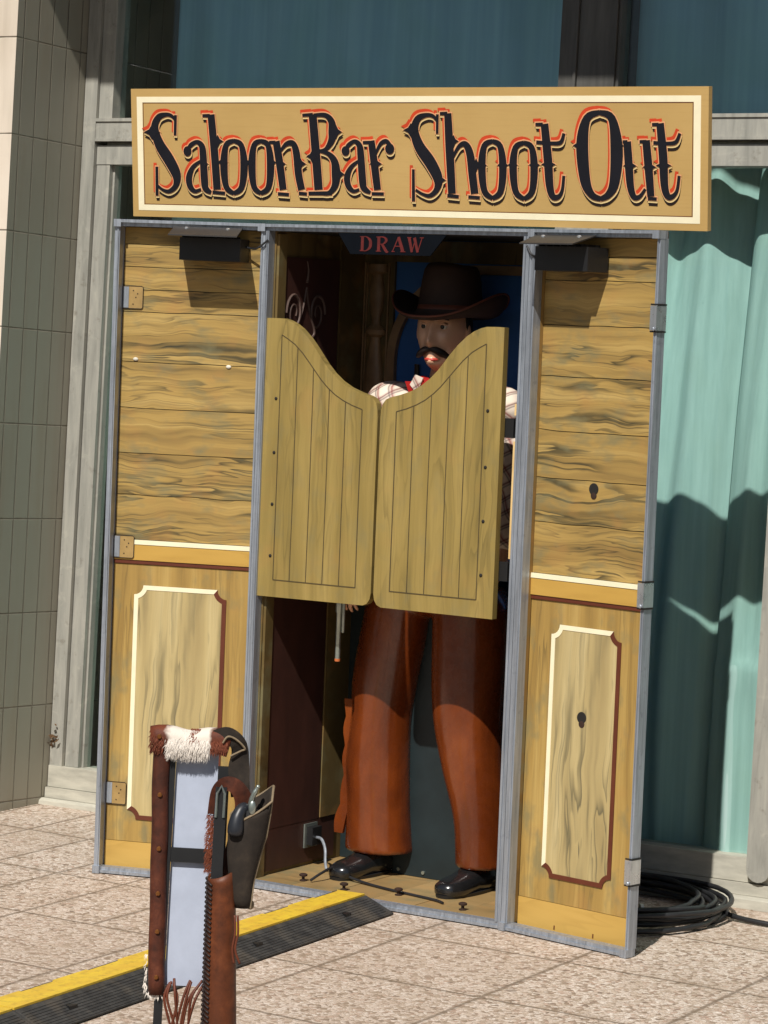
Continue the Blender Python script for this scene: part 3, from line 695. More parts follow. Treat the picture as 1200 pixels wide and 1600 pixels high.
BALLS= [(0.234,0.216,0.0157),(0.858,0.222,0.0146),(1.024,0.23,0.0162)]
STROKES= [[(0.186,0.317,0.0084),(0.169,0.331,0.0105),(0.146,0.334,0.0127),(0.116,0.324,0.0219),(0.1,0.29,0.0293),(0.118,0.239,0.0365),(0.158,0.187,0.04),(0.187,0.139,0.0345),(0.183,0.104,0.02),(0.156,0.085,0.0127),(0.13,0.089,0.0085),(0.109,0.102,0.0075)],[(0.187,0.332,0.0095),(0.184,0.268,0.0095)],[(0.106,0.164,0.0096),(0.105,0.071,0.0107)],[(0.238,0.221,0.0105),(0.247,0.235,0.0146),(0.272,0.246,0.0125),(0.291,0.235,0.0208),(0.297,0.209,0.0259),(0.301,0.126,0.0278),(0.306,0.097,0.0233),(0.327,0.083,0.0104)],[(0.288,0.185,0.0083),(0.256,0.165,0.0146),(0.239,0.133,0.0234),(0.242,0.104,0.0216),(0.261,0.087,0.0126),(0.286,0.093,0.0084)],[(0.298,0.331,0.0083),(0.326,0.331,0.0103)],[(0.332,0.334,0.0267),(0.344,0.209,0.0285),(0.352,0.094,0.0285)],[(0.334,0.085,0.0093),(0.383,0.082,0.0093)],[(0.422,0.251,0.0123),(0.391,0.236,0.0195),(0.381,0.172,0.0284),(0.389,0.104,0.0213),(0.419,0.082,0.0123)],[(0.422,0.251,0.0123),(0.452,0.236,0.0193),(0.462,0.173,0.0281),(0.451,0.103,0.0211),(0.419,0.082,0.0123)],[(0.53,0.251,0.0121),(0.503,0.237,0.0192),(0.493,0.174,0.028),(0.5,0.106,0.021),(0.527,0.084,0.0122)],[(0.53,0.251,0.0121),(0.558,0.237,0.0191),(0.567,0.174,0.0277),(0.558,0.105,0.0209),(0.527,0.084,0.0122)],[(0.563,0.247,0.0081),(0.586,0.247,0.01)],[(0.59,0.25,0.0259),(0.603,0.179,0.0276),(0.615,0.098,0.0259)],[(0.595,0.084,0.0091),(0.637,0.082,0.009)],[(0.607,0.22,0.008),(0.63,0.242,0.014),(0.656,0.243,0.0189),(0.669,0.212,0.0257),(0.676,0.147,0.0265),(0.687,0.099,0.0257)],[(0.677,0.087,0.009),(0.707,0.085,0.0089)],[(0.694,0.333,0.0079),(0.733,0.335,0.0099)],[(0.733,0.335,0.0288),(0.744,0.213,0.0305),(0.753,0.1,0.0306)],[(0.715,0.087,0.0099),(0.804,0.089,0.0118)],[(0.738,0.333,0.0099),(0.782,0.333,0.0137),(0.805,0.313,0.0235),(0.809,0.281,0.0303),(0.804,0.253,0.0236),(0.781,0.226,0.0118),(0.751,0.221,0.0079)],[(0.756,0.221,0.0079),(0.791,0.213,0.0137),(0.815,0.189,0.0252),(0.821,0.149,0.032),(0.816,0.113,0.0236),(0.794,0.09,0.0138),(0.765,0.088,0.0099)],[(0.861,0.226,0.0097),(0.868,0.239,0.0136),(0.892,0.252,0.0116),(0.91,0.24,0.0193),(0.915,0.214,0.0241),(0.921,0.134,0.0258),(0.927,0.107,0.0216),(0.95,0.093,0.0087)],[(0.908,0.192,0.0077),(0.879,0.172,0.0136),(0.863,0.142,0.0218),(0.867,0.114,0.0201),(0.886,0.097,0.0117),(0.908,0.102,0.0078)],[(0.924,0.249,0.0077),(0.951,0.249,0.0096)],[(0.955,0.254,0.0231),(0.966,0.183,0.0264),(0.977,0.103,0.0248)],[(0.956,0.09,0.0087),(1.0,0.09,0.0086)],[(0.972,0.215,0.0077),(0.99,0.245,0.0115),(1.011,0.253,0.0134),(1.026,0.24,0.0114)],[(1.2,0.316,0.0081),(1.184,0.331,0.0101),(1.159,0.334,0.0122),(1.128,0.322,0.021),(1.116,0.286,0.0281),(1.133,0.239,0.0351),(1.173,0.19,0.0384),(1.201,0.142,0.0331),(1.197,0.108,0.0192),(1.173,0.088,0.0122),(1.147,0.091,0.0082),(1.12,0.104,0.0072)],[(1.2,0.336,0.0081),(1.199,0.278,0.0081)],[(1.111,0.167,0.0082),(1.111,0.07,0.0102)],[(1.21,0.339,0.0081),(1.235,0.339,0.01)],[(1.238,0.339,0.0242),(1.244,0.231,0.0277),(1.252,0.096,0.026)],[(1.236,0.089,0.0091),(1.276,0.086,0.009)],[(1.256,0.206,0.008),(1.279,0.24,0.012),(1.302,0.245,0.0189),(1.318,0.215,0.0257),(1.326,0.156,0.0266),(1.334,0.097,0.0257)],[(1.312,0.086,0.009),(1.352,0.084,0.0089)],[(1.398,0.256,0.0118),(1.369,0.241,0.0187),(1.36,0.178,0.0256),(1.369,0.106,0.0205),(1.398,0.083,0.0119)],[(1.398,0.256,0.0118),(1.425,0.241,0.0186),(1.435,0.178,0.0253),(1.427,0.105,0.0203),(1.398,0.083,0.0119)],[(1.509,0.252,0.0117),(1.48,0.237,0.0185),(1.471,0.179,0.0252),(1.48,0.106,0.0202),(1.51,0.083,0.0117)],[(1.509,0.252,0.0117),(1.536,0.238,0.0183),(1.545,0.18,0.025),(1.538,0.107,0.02),(1.51,0.083,0.0117)],[(1.55,0.307,0.0077),(1.574,0.307,0.0096)],[(1.581,0.308,0.0248),(1.593,0.201,0.0281),(1.599,0.126,0.0249),(1.61,0.093,0.0192),(1.63,0.092,0.0134),(1.643,0.112,0.0096),(1.648,0.154,0.0086)],[(1.553,0.254,0.0097),(1.603,0.251,0.0096),(1.637,0.254,0.0115),(1.648,0.28,0.0086)],[(1.769,0.343,0.0131),(1.727,0.325,0.0244),(1.711,0.251,0.0391),(1.721,0.145,0.0342),(1.744,0.1,0.0212),(1.775,0.088,0.0132)],[(1.769,0.343,0.0131),(1.811,0.325,0.0241),(1.828,0.236,0.0401),(1.821,0.138,0.0322),(1.801,0.101,0.021),(1.775,0.088,0.0132)],[(1.849,0.257,0.0074),(1.863,0.257,0.0093)],[(1.863,0.257,0.024),(1.869,0.187,0.0256),(1.875,0.126,0.0224),(1.887,0.096,0.0167),(1.906,0.097,0.0111),(1.924,0.119,0.0074)],[(1.905,0.258,0.0074),(1.926,0.258,0.0092)],[(1.926,0.261,0.0238),(1.935,0.18,0.0254),(1.943,0.099,0.0222)],[(1.934,0.092,0.0083),(1.962,0.091,0.0083)],[(1.946,0.308,0.0073),(1.966,0.308,0.0092)],[(1.972,0.311,0.0236),(1.983,0.213,0.0268),(1.988,0.132,0.0236),(1.999,0.1,0.0183),(2.016,0.1,0.0128),(2.03,0.118,0.0091),(2.036,0.159,0.0082)],[(1.951,0.255,0.0092),(1.992,0.253,0.0091),(2.024,0.257,0.0109),(2.037,0.282,0.0082)]]
SPURS= [(0.089,0.277,0.0335,0.0239),(0.358,0.249,0.0217,0.0199),(0.377,0.182,0.0195,0.0235),(0.467,0.182,0.0193,0.0234),(0.489,0.183,0.015,0.0234),(0.573,0.183,0.0148,0.0233),(0.609,0.179,0.0168,0.0196),(0.682,0.18,0.023,0.0231),(0.822,0.281,0.0225,0.0228),(0.832,0.149,0.0205,0.0229),(0.731,0.204,0.0228,0.0213),(0.972,0.183,0.0222,0.021),(0.302,0.176,0.0153,0.0182),(1.103,0.288,0.0279,0.0206),(1.208,0.136,0.0212,0.0224),(1.259,0.255,0.0168,0.0186),(1.34,0.183,0.0188,0.0204),(1.36,0.183,0.0167,0.0203),(1.435,0.184,0.0186,0.0202),(1.47,0.185,0.0164,0.0202),(1.546,0.186,0.0183,0.0201),(1.595,0.188,0.0242,0.02),(1.704,0.245,0.0239,0.0235),(1.833,0.246,0.0176,0.0233),(1.873,0.187,0.0214,0.0197),(1.938,0.184,0.0213,0.0196),(1.985,0.189,0.025,0.0195)]

# DRAW, serif capitals
def LT(strokes, x0, wd, z0=2.062, h=.046): return [[(x0 + a * wd, z0 + b * h, c * wd) for a, b, c in s] for s in strokes]
Dl = [[(.25, 0, .22), (.25, 1, .22)], [(.05, .97, .06), (.55, .97, .07), (.85, .75, .2), (.9, .5, .24), (.85, .25, .2), (.55, .03, .07), (.05, .03, .06)]]
Rl = [[(.25, 0, .22), (.25, 1, .22)], [(.05, .97, .06), (.6, .97, .08), (.82, .76, .2), (.6, .52, .08), (.3, .5, .06)], [(.5, .5, .16), (.85, .02, .2), (1.0, .02, .06)], [(.05, .02, .06), (.45, .02, .06)]]
Al = [[(.08, .03, .06), (.5, 1, .09)], [(.5, 1, .2), (.86, .03, .24)], [(.25, .38, .07), (.7, .38, .07)], [(0, .02, .06), (.25, .02, .06)], [(.68, .02, .06), (1.05, .02, .06)]]
Wl = [[(.05, .98, .2), (.28, .0, .16)], [(.28, 0, .06), (.5, .95, .06)], [(.42, .98, .2), (.68, 0, .16)], [(.68, 0, .06), (.95, .95, .06)], [(-.08, .98, .06), (.2, .98, .06)], [(.8, .98, .06), (1.08, .98, .06)]]
DS = LT(Dl, .357, .046) + LT(Rl, .417, .048) + LT(Al, .477, .048) + LT(Wl, .537, .052)
bm = B()
for i, s in enumerate(DS): stroke(bm, s, -.0025 - .00003 * i, 0)
part(db, 'lettering', bm, M['draw_red'], FC)

# ------------------------------------------------------------------ wings
def moulding(x0, x1, z0, z1, r, wdt):
    """frame line with corners scooped inward: outer and inner outline, clockwise from the top-left corner"""
    def outline(q):
        rr = r + q; d = math.asin(q / rr)
        arc = lambda cx, cz, a0: [(cx + rr * math.cos(t), cz + rr * math.sin(t)) for t in lsp(a0 + d, a0 + pi / 2 - d, 7)]
        return arc(x0, z1, -pi / 2), arc(x1, z1, pi), arc(x1, z0, pi / 2), arc(x0, z0, 0)
    return outline(0), outline(wdt)
def wing(frame, W, xa, xb, mx0, mx1, tag_, outer):
    yP = .045
    bm = B(); box(bm, .001, (W - .001) if tag_ == 'L' else .474, yP + .0115, yP + .014, .0, HH - .001); part(bt, 'wing_back', bm, M['black'], frame)
    # boards
    bm = B(); lay = bm.verts.layers.float.new('rnd'); zs = {'L': [1.112, 1.247, 1.384, 1.531, 1.681, 1.844, 1.917, 1.990, 2.063, 2.119], 'R': [1.122, 1.2575, 1.393, 1.5375, 1.7015, 1.856, 1.99, 2.063, 2.119]}[tag_]
    zs[0] = 1.1005
    for i, (a, b) in enumerate(zip(zs, zs[1:])):
        n = 26; rd = random.random() * 9
        ph = random.random() * 20
        wv = lambda x, k: .0035 * noise.noise((x * 9, k * 3.1, 5)) 
        top = [(x, b - .0012 + (wv(x, b * 7) if i < len(zs) - 2 else 0)) for x in lsp(xa, xb, n)]; bot = [(x, a + .0012 + (wv(x, a * 7) if i > 0 else 0)) for x in lsp(xa, xb, n)]
        n0 = len(bm.verts); strip(bm, top, bot, yP, yP + .011)
        bm.verts.ensure_lookup_table()
        for v in bm.verts[n0:]: v[lay] = rd
    pb = part(bt, 'plank_panel', bm, M['plank'], frame)
    bm = B(); box(bm, xa, xb, yP + .0015, yP + .011, .104, 1.020); lp = part(bt, 'lower_panel', bm, M['vert_wood'], frame)
    bm = B(); box(bm, xa, xb, yP + .0, yP + .011, .016, .1025); part(bt, 'skirting', bm, M['base_wood'], frame, bevel=.001)
    bm = B(); box(bm, xa, xb, yP - .006, yP + .011, 1.034, 1.0845); dr = part(bt, 'dado_rail', bm, M['rail'], frame, bevel=.002)
    bm = B(); box(bm, xa, xb, yP - .008, yP + .010, 1.0855, 1.1000); part(dr, 'cream_line', bm, M['cream'], frame, bevel=.002)
    bm = B(); box(bm, xa, xb, yP - .003, yP + .010, 1.0215, 1.0330); part(dr, 'brown_line', bm, M['brown_line'], frame, bevel=.001)
    (TL, TR, BR, BL), (tl, tr, br, bl) = moulding(mx0, mx1, .178, .952, .031, .0145)
    ins = []
    for s in (tl, tr[:], br[:], bl[:]): ins += s
    bm = B()
    f = ins; prism(bm, tl + tr + br + bl, yP - .0006, yP + .0018); part(lp, 'inset_panel', bm, M['inset_wood'], frame)
    # cream: left side, top-left scoop, top; brown: top-right scoop, right, bottom, bottom corners
    bm = B(); strip(bm, [BL[-1]] + TL + [TR[0]], [bl[-1]] + tl + [tr[0]], yP - .0022, yP - .0004); part(lp, 'cream_moulding', bm, M['cream'], frame)
    bm = B(); strip(bm, TR + BR + BL, tr + br + bl, yP - .0022, yP - .0004); part(lp, 'brown_moulding', bm, M['brown_line'], frame)
    # rim
    w1, w2 = (.019, .015) if tag_ == 'L' else (.026, .012)
    rim(bt, frame, W, HH, w1=w1, w2=w2)
    bm = B(); box(bm, .0015, w1 - .002, .031, yP + .0115, .0225, HH - .022); part(bt, 'wing_side', bm, M['grey_side'] if tag_ == 'L' else M['side_wood'], frame)
    bm = B(); box(bm, W - w2 + .002, W - .0015, .0305, (yP + .0115) if tag_ == 'L' else .035, .0225, HH - .022); part(bt, 'wing_side', bm, M['side_wood'] if tag_ == 'L' else M['alu'], frame)
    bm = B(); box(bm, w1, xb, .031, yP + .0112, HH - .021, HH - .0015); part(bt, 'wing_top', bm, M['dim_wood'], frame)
    bm = B(); box(bm, w1, xb, .031, yP + .0112, .003, .015); part(bt, 'wing_bottom', bm, M['alu'], frame)
    return pb, lp
LR = .494
pbL, lpL = wing(FL, LL, .0195, .4955, .093, .409, 'L', 0)
pbR, lpR = wing(FR, LR, .0265, .474, .113, .380, 'R', 0)
# reveal inside the right wing is wood coloured
bm = B(); box(bm, .0245, .0262, .031, .0445, .0225, 2.118); part(bt, 'reveal_board', bm, M['side_wood'], FR)
# ball corners
for fr, W in ((FL, LL), (FR, LR)):
    for x in (.012, W - .012):
        for z in (.012, HH - .012):
            bm = B(); box(bm, x - .012, x + .012, -.0155, .02, z - .012, z + .012); part(bt, 'case_corner', bm, M['alu'], fr, bevel=.006)
# latches on the outer edges
for z in (1.8905, 1.076, .261):
    bm = B(); box(bm, .0197, .088, .0362 if z == 1.076 else .0418, .0388 if z == 1.076 else .0446, z - .036, z + .036)
    yq = .0360 if z == 1.076 else .0416
    lt = part(bt, 'hinge_plate', bm, M['plate_paint'], FL, bevel=.0008)
    bm = B()
    pts = [(.020, z + .0365), (.084, z + .0365), (.0885, z + .032), (.0885, z - .032), (.084, z - .0365), (.020, z - .0365)]
    tube(bm, [(p[0], yq, p[1]) for p in pts], .0012, 6); part(lt, 'plate_outline', bm, M['black_hole'], FL)
    bm = B(); box(bm, .020, .040, yq - .0016, yq - .0002, z - .034, z + .034); part(lt, 'steel_leaf', bm, M['alu'], FL, bevel=.0005)
    bm = B()
    for dx, dzz in ((.055, .022), (.064, 0), (.055, -.022), (.070, .012)): lathe(bm, [(.0020, yq - .0012), (.0020, yq + .0004)], (dx, 0, z + dzz), 8, axis='y')
    islands(bm, lt, 'rivet', M['black_hole'], FL)
for z in (1.8865, 1.0755, .2545):
    bm = B(); box(bm, LR - .020, LR + .003, -.014, -.0105, z - .036, z + .036); box(bm, LR + .0005, LR + .003, -.0104, .034, z - .036, z + .036)
    lt = part(bt, 'latch', bm, M['alu_bright'], FR, bevel=.002)
    bm = B(); tube(bm, [(LR - .020, -.0105, z + .0395), (LR + .002, -.0105, z + .0395), (LR + .002, .034, z + .0395)], .0028, 6); tube(bm, [(LR - .020, -.0105, z - .0395), (LR + .002, -.0105, z - .0395), (LR + .002, .034, z - .0395)], .0028, 6); islands(bm, lt, 'latch_gap', M['black_hole'], FR)
    bm = B(); lathe(bm, [(.004, -.021), (.006, -.019), (.006, -.0165)], (LR - .004, 0, z - .032), 10, axis='y'); part(lt, 'latch_stud', bm, M['alu'], FR)
    bm = B()
    for dzz in (-.03, 0, .03): lathe(bm, [(.0025, .040), (.0025, .046)], (LR - .034, 0, z + dzz), 8, axis='y')
    islands(bm, lt, 'rivet', M['black_hole'], FR)
for x, z in ((.070, 1.690), (.388, 1.678)):
    bm = B(); ball(bm, (x, .043, z), .0075, (1.2, .5, .8)); part(pbL, 'rubber_stop', bm, M['screw'], FL, smooth=True)
for p_, x, z in ((pbR, .249, 1.370), (lpR, .242, .680)):
    bm = B(); lathe(bm, [(.0001, .0432), (.017, .0430), (.018, .0442), (.0001, .0444)], (x, 0, z), 20, 1, 1, axis='y')
    h = part(p_, 'target_hole', bm, M['black_hole'], FR)
    bm = B(); ball(bm, (x + .001, .0438, z - .019), .012, (.95, .1, 1.0)); part(h, 'splintered_edge', bm, M['felt'], FR, smooth=True)
# chalky scuffs at the right skirting
for x in (.17, .32):
    bm = B(); box(bm, x, x + .004, .0438, .0448, .022, .035); part(bt, 'staple', bm, M['brown_line'], FR)

# ------------------------------------------------------------------ swing doors
def door(hx, sgn, ang, tint):
    prof = [(0, 1.841), (.03, 1.8418), (.062, 1.841), (.082, 1.836), (.105, 1.826), (.13, 1.810), (.16, 1.783), (.185, 1.755), (.205, 1.730), (.228, 1.702), (.255, 1.675), (.285, 1.652), (.32, 1.633), (.36, 1.619), (.395, 1.610), (.412, 1.602), (.423, 1.588), (.4285, 1.568), (.430, 1.54),
            (.430, .990), (.4265, .971), (.417, .957), (.402, .950), (0, .948)]
    X = lambda t: hx + sgn * t
    frame = FC @ Matrix.Translation((hx, .02, 0)) @ Matrix.Rotation(math.radians(ang), 4, 'Z') @ Matrix.Translation((-hx, -.02, 0))
    bm = B(); prism(bm, [(X(t), z) for t, z in prof], .004, .032); d = part(bt, 'swing_door', bm, M['door_wood'], frame, bevel=.005)
    # painted dark board lines
    top = [(.060, 1.789), (.085, 1.776), (.11, 1.761), (.14, 1.735), (.165, 1.708), (.19, 1.680), (.215, 1.652), (.24, 1.629), (.27, 1.607), (.30, 1.591), (.335, 1.577), (.372, 1.566)]
    def zt(t):
        for (a, za), (b, zb) in zip(top, top[1:]):
            if a <= t <= b + 1e-6: return za + (zb - za) * (t - a) / (b - a)
        return top[-1][1]
    bm = B(); hw = .0016
    def seg(p, q, yy, h=hw):
        d_ = Vector((q[0] - p[0], q[1] - p[1])).normalized(); nn = Vector((-d_.y, d_.x)) * h
        strip(bm, [(X(p[0]) + sgn * nn.x, p[1] + nn.y), (X(q[0]) + sgn * nn.x, q[1] + nn.y)], [(X(p[0]) - sgn * nn.x, p[1] - nn.y), (X(q[0]) - sgn * nn.x, q[1] - nn.y)], yy, .0042)
    for a, b in zip(top, top[1:]): seg(a, b, .0033)
    for k in range(6):
        t = .060 + .0624 * k; wob = .0012 * math.sin(k * 7.1)
        seg((t, zt(t)), (t + wob, 1.3), .0032 - .00005 * k, .0014 + .0002 * (k in (0, 5))); seg((t + wob, 1.3), (t - .0005, 1.004), .0032 - .00005 * k, .0014 + .0002 * (k in (0, 5)))
    seg((.059, 1.0035), (.3725, 1.0035), .0028)
    part(d, 'board_line', bm, M['groove'], frame)
    for z in (1.585, 1.412, 1.246, 1.080):
        bm = B(); ball(bm, (X(.046), .0035, z), .0055, (1, .6, 1)); part(d, 'screw_head', bm, M['black_hole'], frame, smooth=True)
    return d
door(.0135, 1, .5, 0)
door(.8885, -1, .6, 0)
# hinge battens and sprung hinges
for x0, x1, yy in ((.023, .040, .052), (.918, .9465, .036)):
    for za, zb in ((1.575, 1.61), (1.135, 1.495)):
        bm = B(); box(bm, x0, x1, yy, yy + .02, za, zb); part(bt, 'door_batten', bm, M['pale_wood'], FC, bevel=.002)
for x in (.012, .905):
    for z in (1.535, 1.095):
        bm = B()
        for q in (-.02, .0, .02): lathe(bm, [(.006, -.009), (.009, -.008), (.009, .008), (.006, .009)], (x, .045, z + q), 10)
        box(bm, x - .004, x + .03 if x < .5 else x + .04, .046, .052, z - .03, z + .03); box(bm, x - .02, x + .012, .036, .041, z - .03, z + .03)
        part(bt, 'spring_hinge', bm, M['black'], FC, bevel=.001)
# socket on the inner left wall
bm = B(); box(bm, .028, .034, .31, .385, .085, .165); ob = part(bt, 'wall_socket', bm, M['nickel'], FC, bevel=.002)
bm = B(); box(bm, .0345, .058, .32, .375, .095, .155); part(ob, 'socket_body', bm, M['black'], FC, bevel=.004)
bm = B(); tube(bm, cr([(.058, .345, .12), (.085, .335, .118), (.11, .32, .09), (.125, .30, .055), (.14, .285, .032)], 5), .005, 8); part(ob, 'grey_lead', bm, M['alu'], FC, smooth=True)
# lead across the floor
bm = B(); tube(bm, cr([(.20, .10, .030), (.215, .14, .05), (.225, .20, .062), (.26, .21, .040), (.36, .19, .029), (.47, .16, .028), (.57, .14, .028), (.66, .12, .028), (.70, .10, .027)], 6), .0045, 8)
solo('floor_lead', bm, M['cable'], FC, 'thin dark lead running across the booth floor between the two shoes', 'cable', smooth=True)
for i, (x, y) in enumerate(((.165, .11), (.345, .075), (.52, .125), (.79, .07))):
    bm = B(); lathe(bm, [(.012, 0), (.012, .003), (.005, .004), (.005, .013), (.013, .016), (.014, .021), (.009, .024)], (x, y, .0228), 14)
    part(bt, 'floor_knob', bm, M['felt'], FC, smooth=True)

# ------------------------------------------------------------------ sign on top
sg = thing('saloon_sign', 'long ochre board lettered SaloonBar Shoot Out standing on top of the booth', 'sign', FG)
SWD, SHT = 2.1276, .418
bm = B(); box(bm, 0, SWD, 0, .022, 0, SHT); board = part(sg, 'board', bm, M['sign'], FG, bevel=.0015)
def frame_line(par, name, x0, x1, z0, z1, wd, y, mat):
    bm = B(); box(bm, x0, x1, y, .0001, z1 - wd, z1); box(bm, x0, x1, y, .0001, z0, z0 + wd); box(bm, x0, x0 + wd * 1.25, y, .0001, z0 + wd, z1 - wd); box(bm, x1 - wd * 1.25, x1, y, .0001, z0 + wd, z1 - wd); return part(par, name, bm, mat, FG)
frame_line(sg, 'cream_border', .024, 2.103, .021, .392, .0185, -.0008, M['cream'])
frame_line(sg, 'brown_border_shade', .0485, 2.0785, .0405, .3725, .002, -.0004, M['brown_line'])
lettering(sg, 'lettering_drop_shadow', M['ink_shadow'], -.0004, .0006, (.001, -.0165), FG, STROKES, SPURS)
lettering(sg, 'lettering_red_edge', M['red'], -.0012, .0012, (-.0098, .0118), FG, STROKES, SPURS)
lettering(sg, 'lettering_pale_edge', M['salmon'], -.0030, .0036, (-.0012, .0008), FG, STROKES, SPURS)
lettering(sg, 'lettering_cream_gap', M['cream_gap'], -.0022, .0022, (.0005, -.0062), FG, STROKES, SPURS)
lettering(sg, 'lettering', M['ink'], -.0048, .0007, (0, 0), FG, STROKES, SPURS)
bm = B()
for x in (.3, 1.05, 1.8): box(bm, x, x + .03, .0225, .05, -.004, .35)
islands(bm, sg, 'back_batten', M['pale_wood'], FG)

# ------------------------------------------------------------------ hooded spot lamps hung under the wing tops
def flood(frame, x0, x1, lab, dy):
    t = thing('hooded_lamp', lab, 'lamp', frame, ((x0 + x1) / 2, -.03, 2.03), 'hooded lamps under the wing tops')
    bm = B(); v = box(bm, x0, x1, -.152, -.016, 2.120, 2.124)
    for q in bm.verts:
        f = (-.016 - q.co.y) / .136; q.co.z -= f * .030; q.co.x += f * (.024 if frame is FL else (.046 if q.co.x < .1 else .020))
    part(t, 'hood', bm, M['hood'], frame, bevel=.001)
    bm = B()
    for x in (x0 + .045, x1 - .045): lathe(bm, [(.007, 2.112), (.007, 2.119), (.004, 2.122)], (x + .006, -.048, 0), 10)
    islands(bm, t, 'hood_bolt', M['alu_bright'], frame)
    bm = B(); box(bm, x0 + .034, x1 + .008, -.062, .035, 2.016, 2.088); hb = part(t, 'lamp_housing', bm, M['black'], frame, bevel=.004)
    bm = B()
    for k in range(7): box(bm, x0 + .04 + .027 * k, x0 + .046 + .027 * k, -.055, .03, 2.0885, 2.096)
    part(hb, 'cooling_fins', bm, M['black'], frame)
    bm = B(); tube(bm, cr([((x1 - .02) if dy > 0 else (x0 + .02), .02, 2.07), ((x1 + .03) if dy > 0 else (x0 - .008), .0, 2.06), ((x1 + .055) if dy > 0 else (x0 - .02), -.014, 2.065), ((x1 + .085) if dy > 0 else (x0 - .04), -.012, 2.09)], 5), .0035, 7); part(t, 'flex', bm, M['cable'], frame, smooth=True)
flood(FL, .208, .437, 'grey hooded black lamp under the left wing top', 1)
flood(FR, .036, .264, 'grey hooded black lamp under the right wing top', -1)

# ------------------------------------------------------------------ the dummy gunslinger
def skin_obj(nodes, edges, sub=2):
    """nodes: {name: (x,y,z,r)}; grows one smooth surface over the skeleton, returns a bmesh"""
    me = bpy.data.meshes.new('tmp'); names = list(nodes); idx = {k: i for i, k in enumerate(names)}
    me.from_pydata([nodes[k][:3] for k in names], [(idx[a], idx[b]) for a, b in edges], [])
    o = bpy.data.objects.new('tmp', me); COL.objects.link(o)
    md = o.modifiers.new('skin', 'SKIN'); md.use_smooth_shade = True
    for i, k in enumerate(names):
        v = me.skin_vertices[0].data[i]; r = nodes[k][3]; v.radius = r if isinstance(r, tuple) else (r, r); v.use_root = (i == 0)
    s = o.modifiers.new('sub', 'SUBSURF'); s.levels = sub; s.render_levels = sub
    dg = bpy.context.evaluated_depsgraph_get(); dg.update(); ev = o.evaluated_get(dg)
    bm = B(); bm.from_mesh(ev.to_mesh()); ev.to_mesh_clear()
    bpy.data.objects.remove(o); bpy.data.meshes.remove(me); return bm
def join_bm(a, b):
    me = bpy.data.meshes.new('j'); b.to_mesh(me); b.free(); a.from_mesh(me); bpy.data.meshes.remove(me)
def remesh(bm, vox, smooth=4):
    me = bpy.data.meshes.new('tmp'); bm.to_mesh(me); bm.free(); o = bpy.data.objects.new('tmp', me); COL.objects.link(o)
    md = o.modifiers.new('r', 'REMESH'); md.mode = 'VOXEL'; md.voxel_size = vox
    sm = o.modifiers.new('s', 'SMOOTH'); sm.iterations = smooth; sm.factor = .5
    dg = bpy.context.evaluated_depsgraph_get(); dg.update(); ev = o.evaluated_get(dg); r = B(); r.from_mesh(ev.to_mesh()); ev.to_mesh_clear()
    bpy.data.objects.remove(o); bpy.data.meshes.remove(me); return r

CX, CY = .495, .30           # where the dummy stands in the case
HC = Vector((.490, .266, 1.826))
TURN = math.radians(9)
def head_bm():
    bm = B(); bmesh.ops.create_uvsphere(bm, u_segments=72, v_segments=56, radius=1)
    g = lambda a, s: math.exp(-(a / s) ** 2)
    for v in bm.verts:
        n = v.co.normalized(); x, y, z = n.x * .082, n.y * .104, n.z * .132
        if n.z < 0:
            k = (-n.z) ** 1.4; x *= 1 - .24 * k; z *= 1.05; 
            if y > 0: y *= 1 - .35 * k
            else: y *= math.sqrt((1 - n.z ** 4 + 1e-4) / (1 - n.z ** 2 + 1e-4)) if n.z > -.97 else 1.3
        if y < 0 and z > .03: y *= 1 - .16 * min(1, (z - .03) / .06)
        if y < 0:
            ff = min(1, -n.y * 1.6); dy = 0
            zz = z
            dy += .030 * g(x, .0125) * g(zz + .040, .019) + .017 * g(x, .011) * g(zz + .012, .026)      # nose
            dy += .008 * g(abs(x) - .016, .009) * g(zz + .047, .010)                                   # nostrils
            dy -= .012 * g(abs(x) - .033, .017) * g(zz - .012, .015)                                    # eye sockets
            dy += .007 * g(abs(x) - .030, .026) * g(zz - .037, .009)                                    # brows
            dy += .008 * g(x, .024) * g(zz + .083, .0065) + .008 * g(x, .019) * g(zz + .097, .007)      # lips
            dy -= .004 * g(x, .022) * g(zz + .090, .004)
            dy += .030 * g(x, .032) * g(zz + .114, .020)                                                # chin
            dy += .007 * g(abs(x) - .048, .018) * g(zz + .035, .026)                                    # cheeks
            y -= dy * ff
        v.co = (x, y, z)
    for s in (-1, 1):                                                                                  # ears
        bmesh.ops.create_uvsphere(bm, u_segments=14, v_segments=10, radius=1, matrix=Matrix.Translation((s * .083, .012, -.012)) @ Matrix.Rotation(s * .35, 4, 'Z') @ Matrix.Diagonal((.008, .022, .034, 1)))
    bm.transform(Matrix.Translation(HC) @ Matrix.Rotation(TURN, 4, 'Z')); return bm
FM = FC @ Matrix.Translation((-.033, .10, 0))
man = thing('cowboy_dummy', 'life-size moustached cowboy dummy in brown hat and orange leather chaps behind the swing doors', 'dummy', FM, (CX, CY, .023))
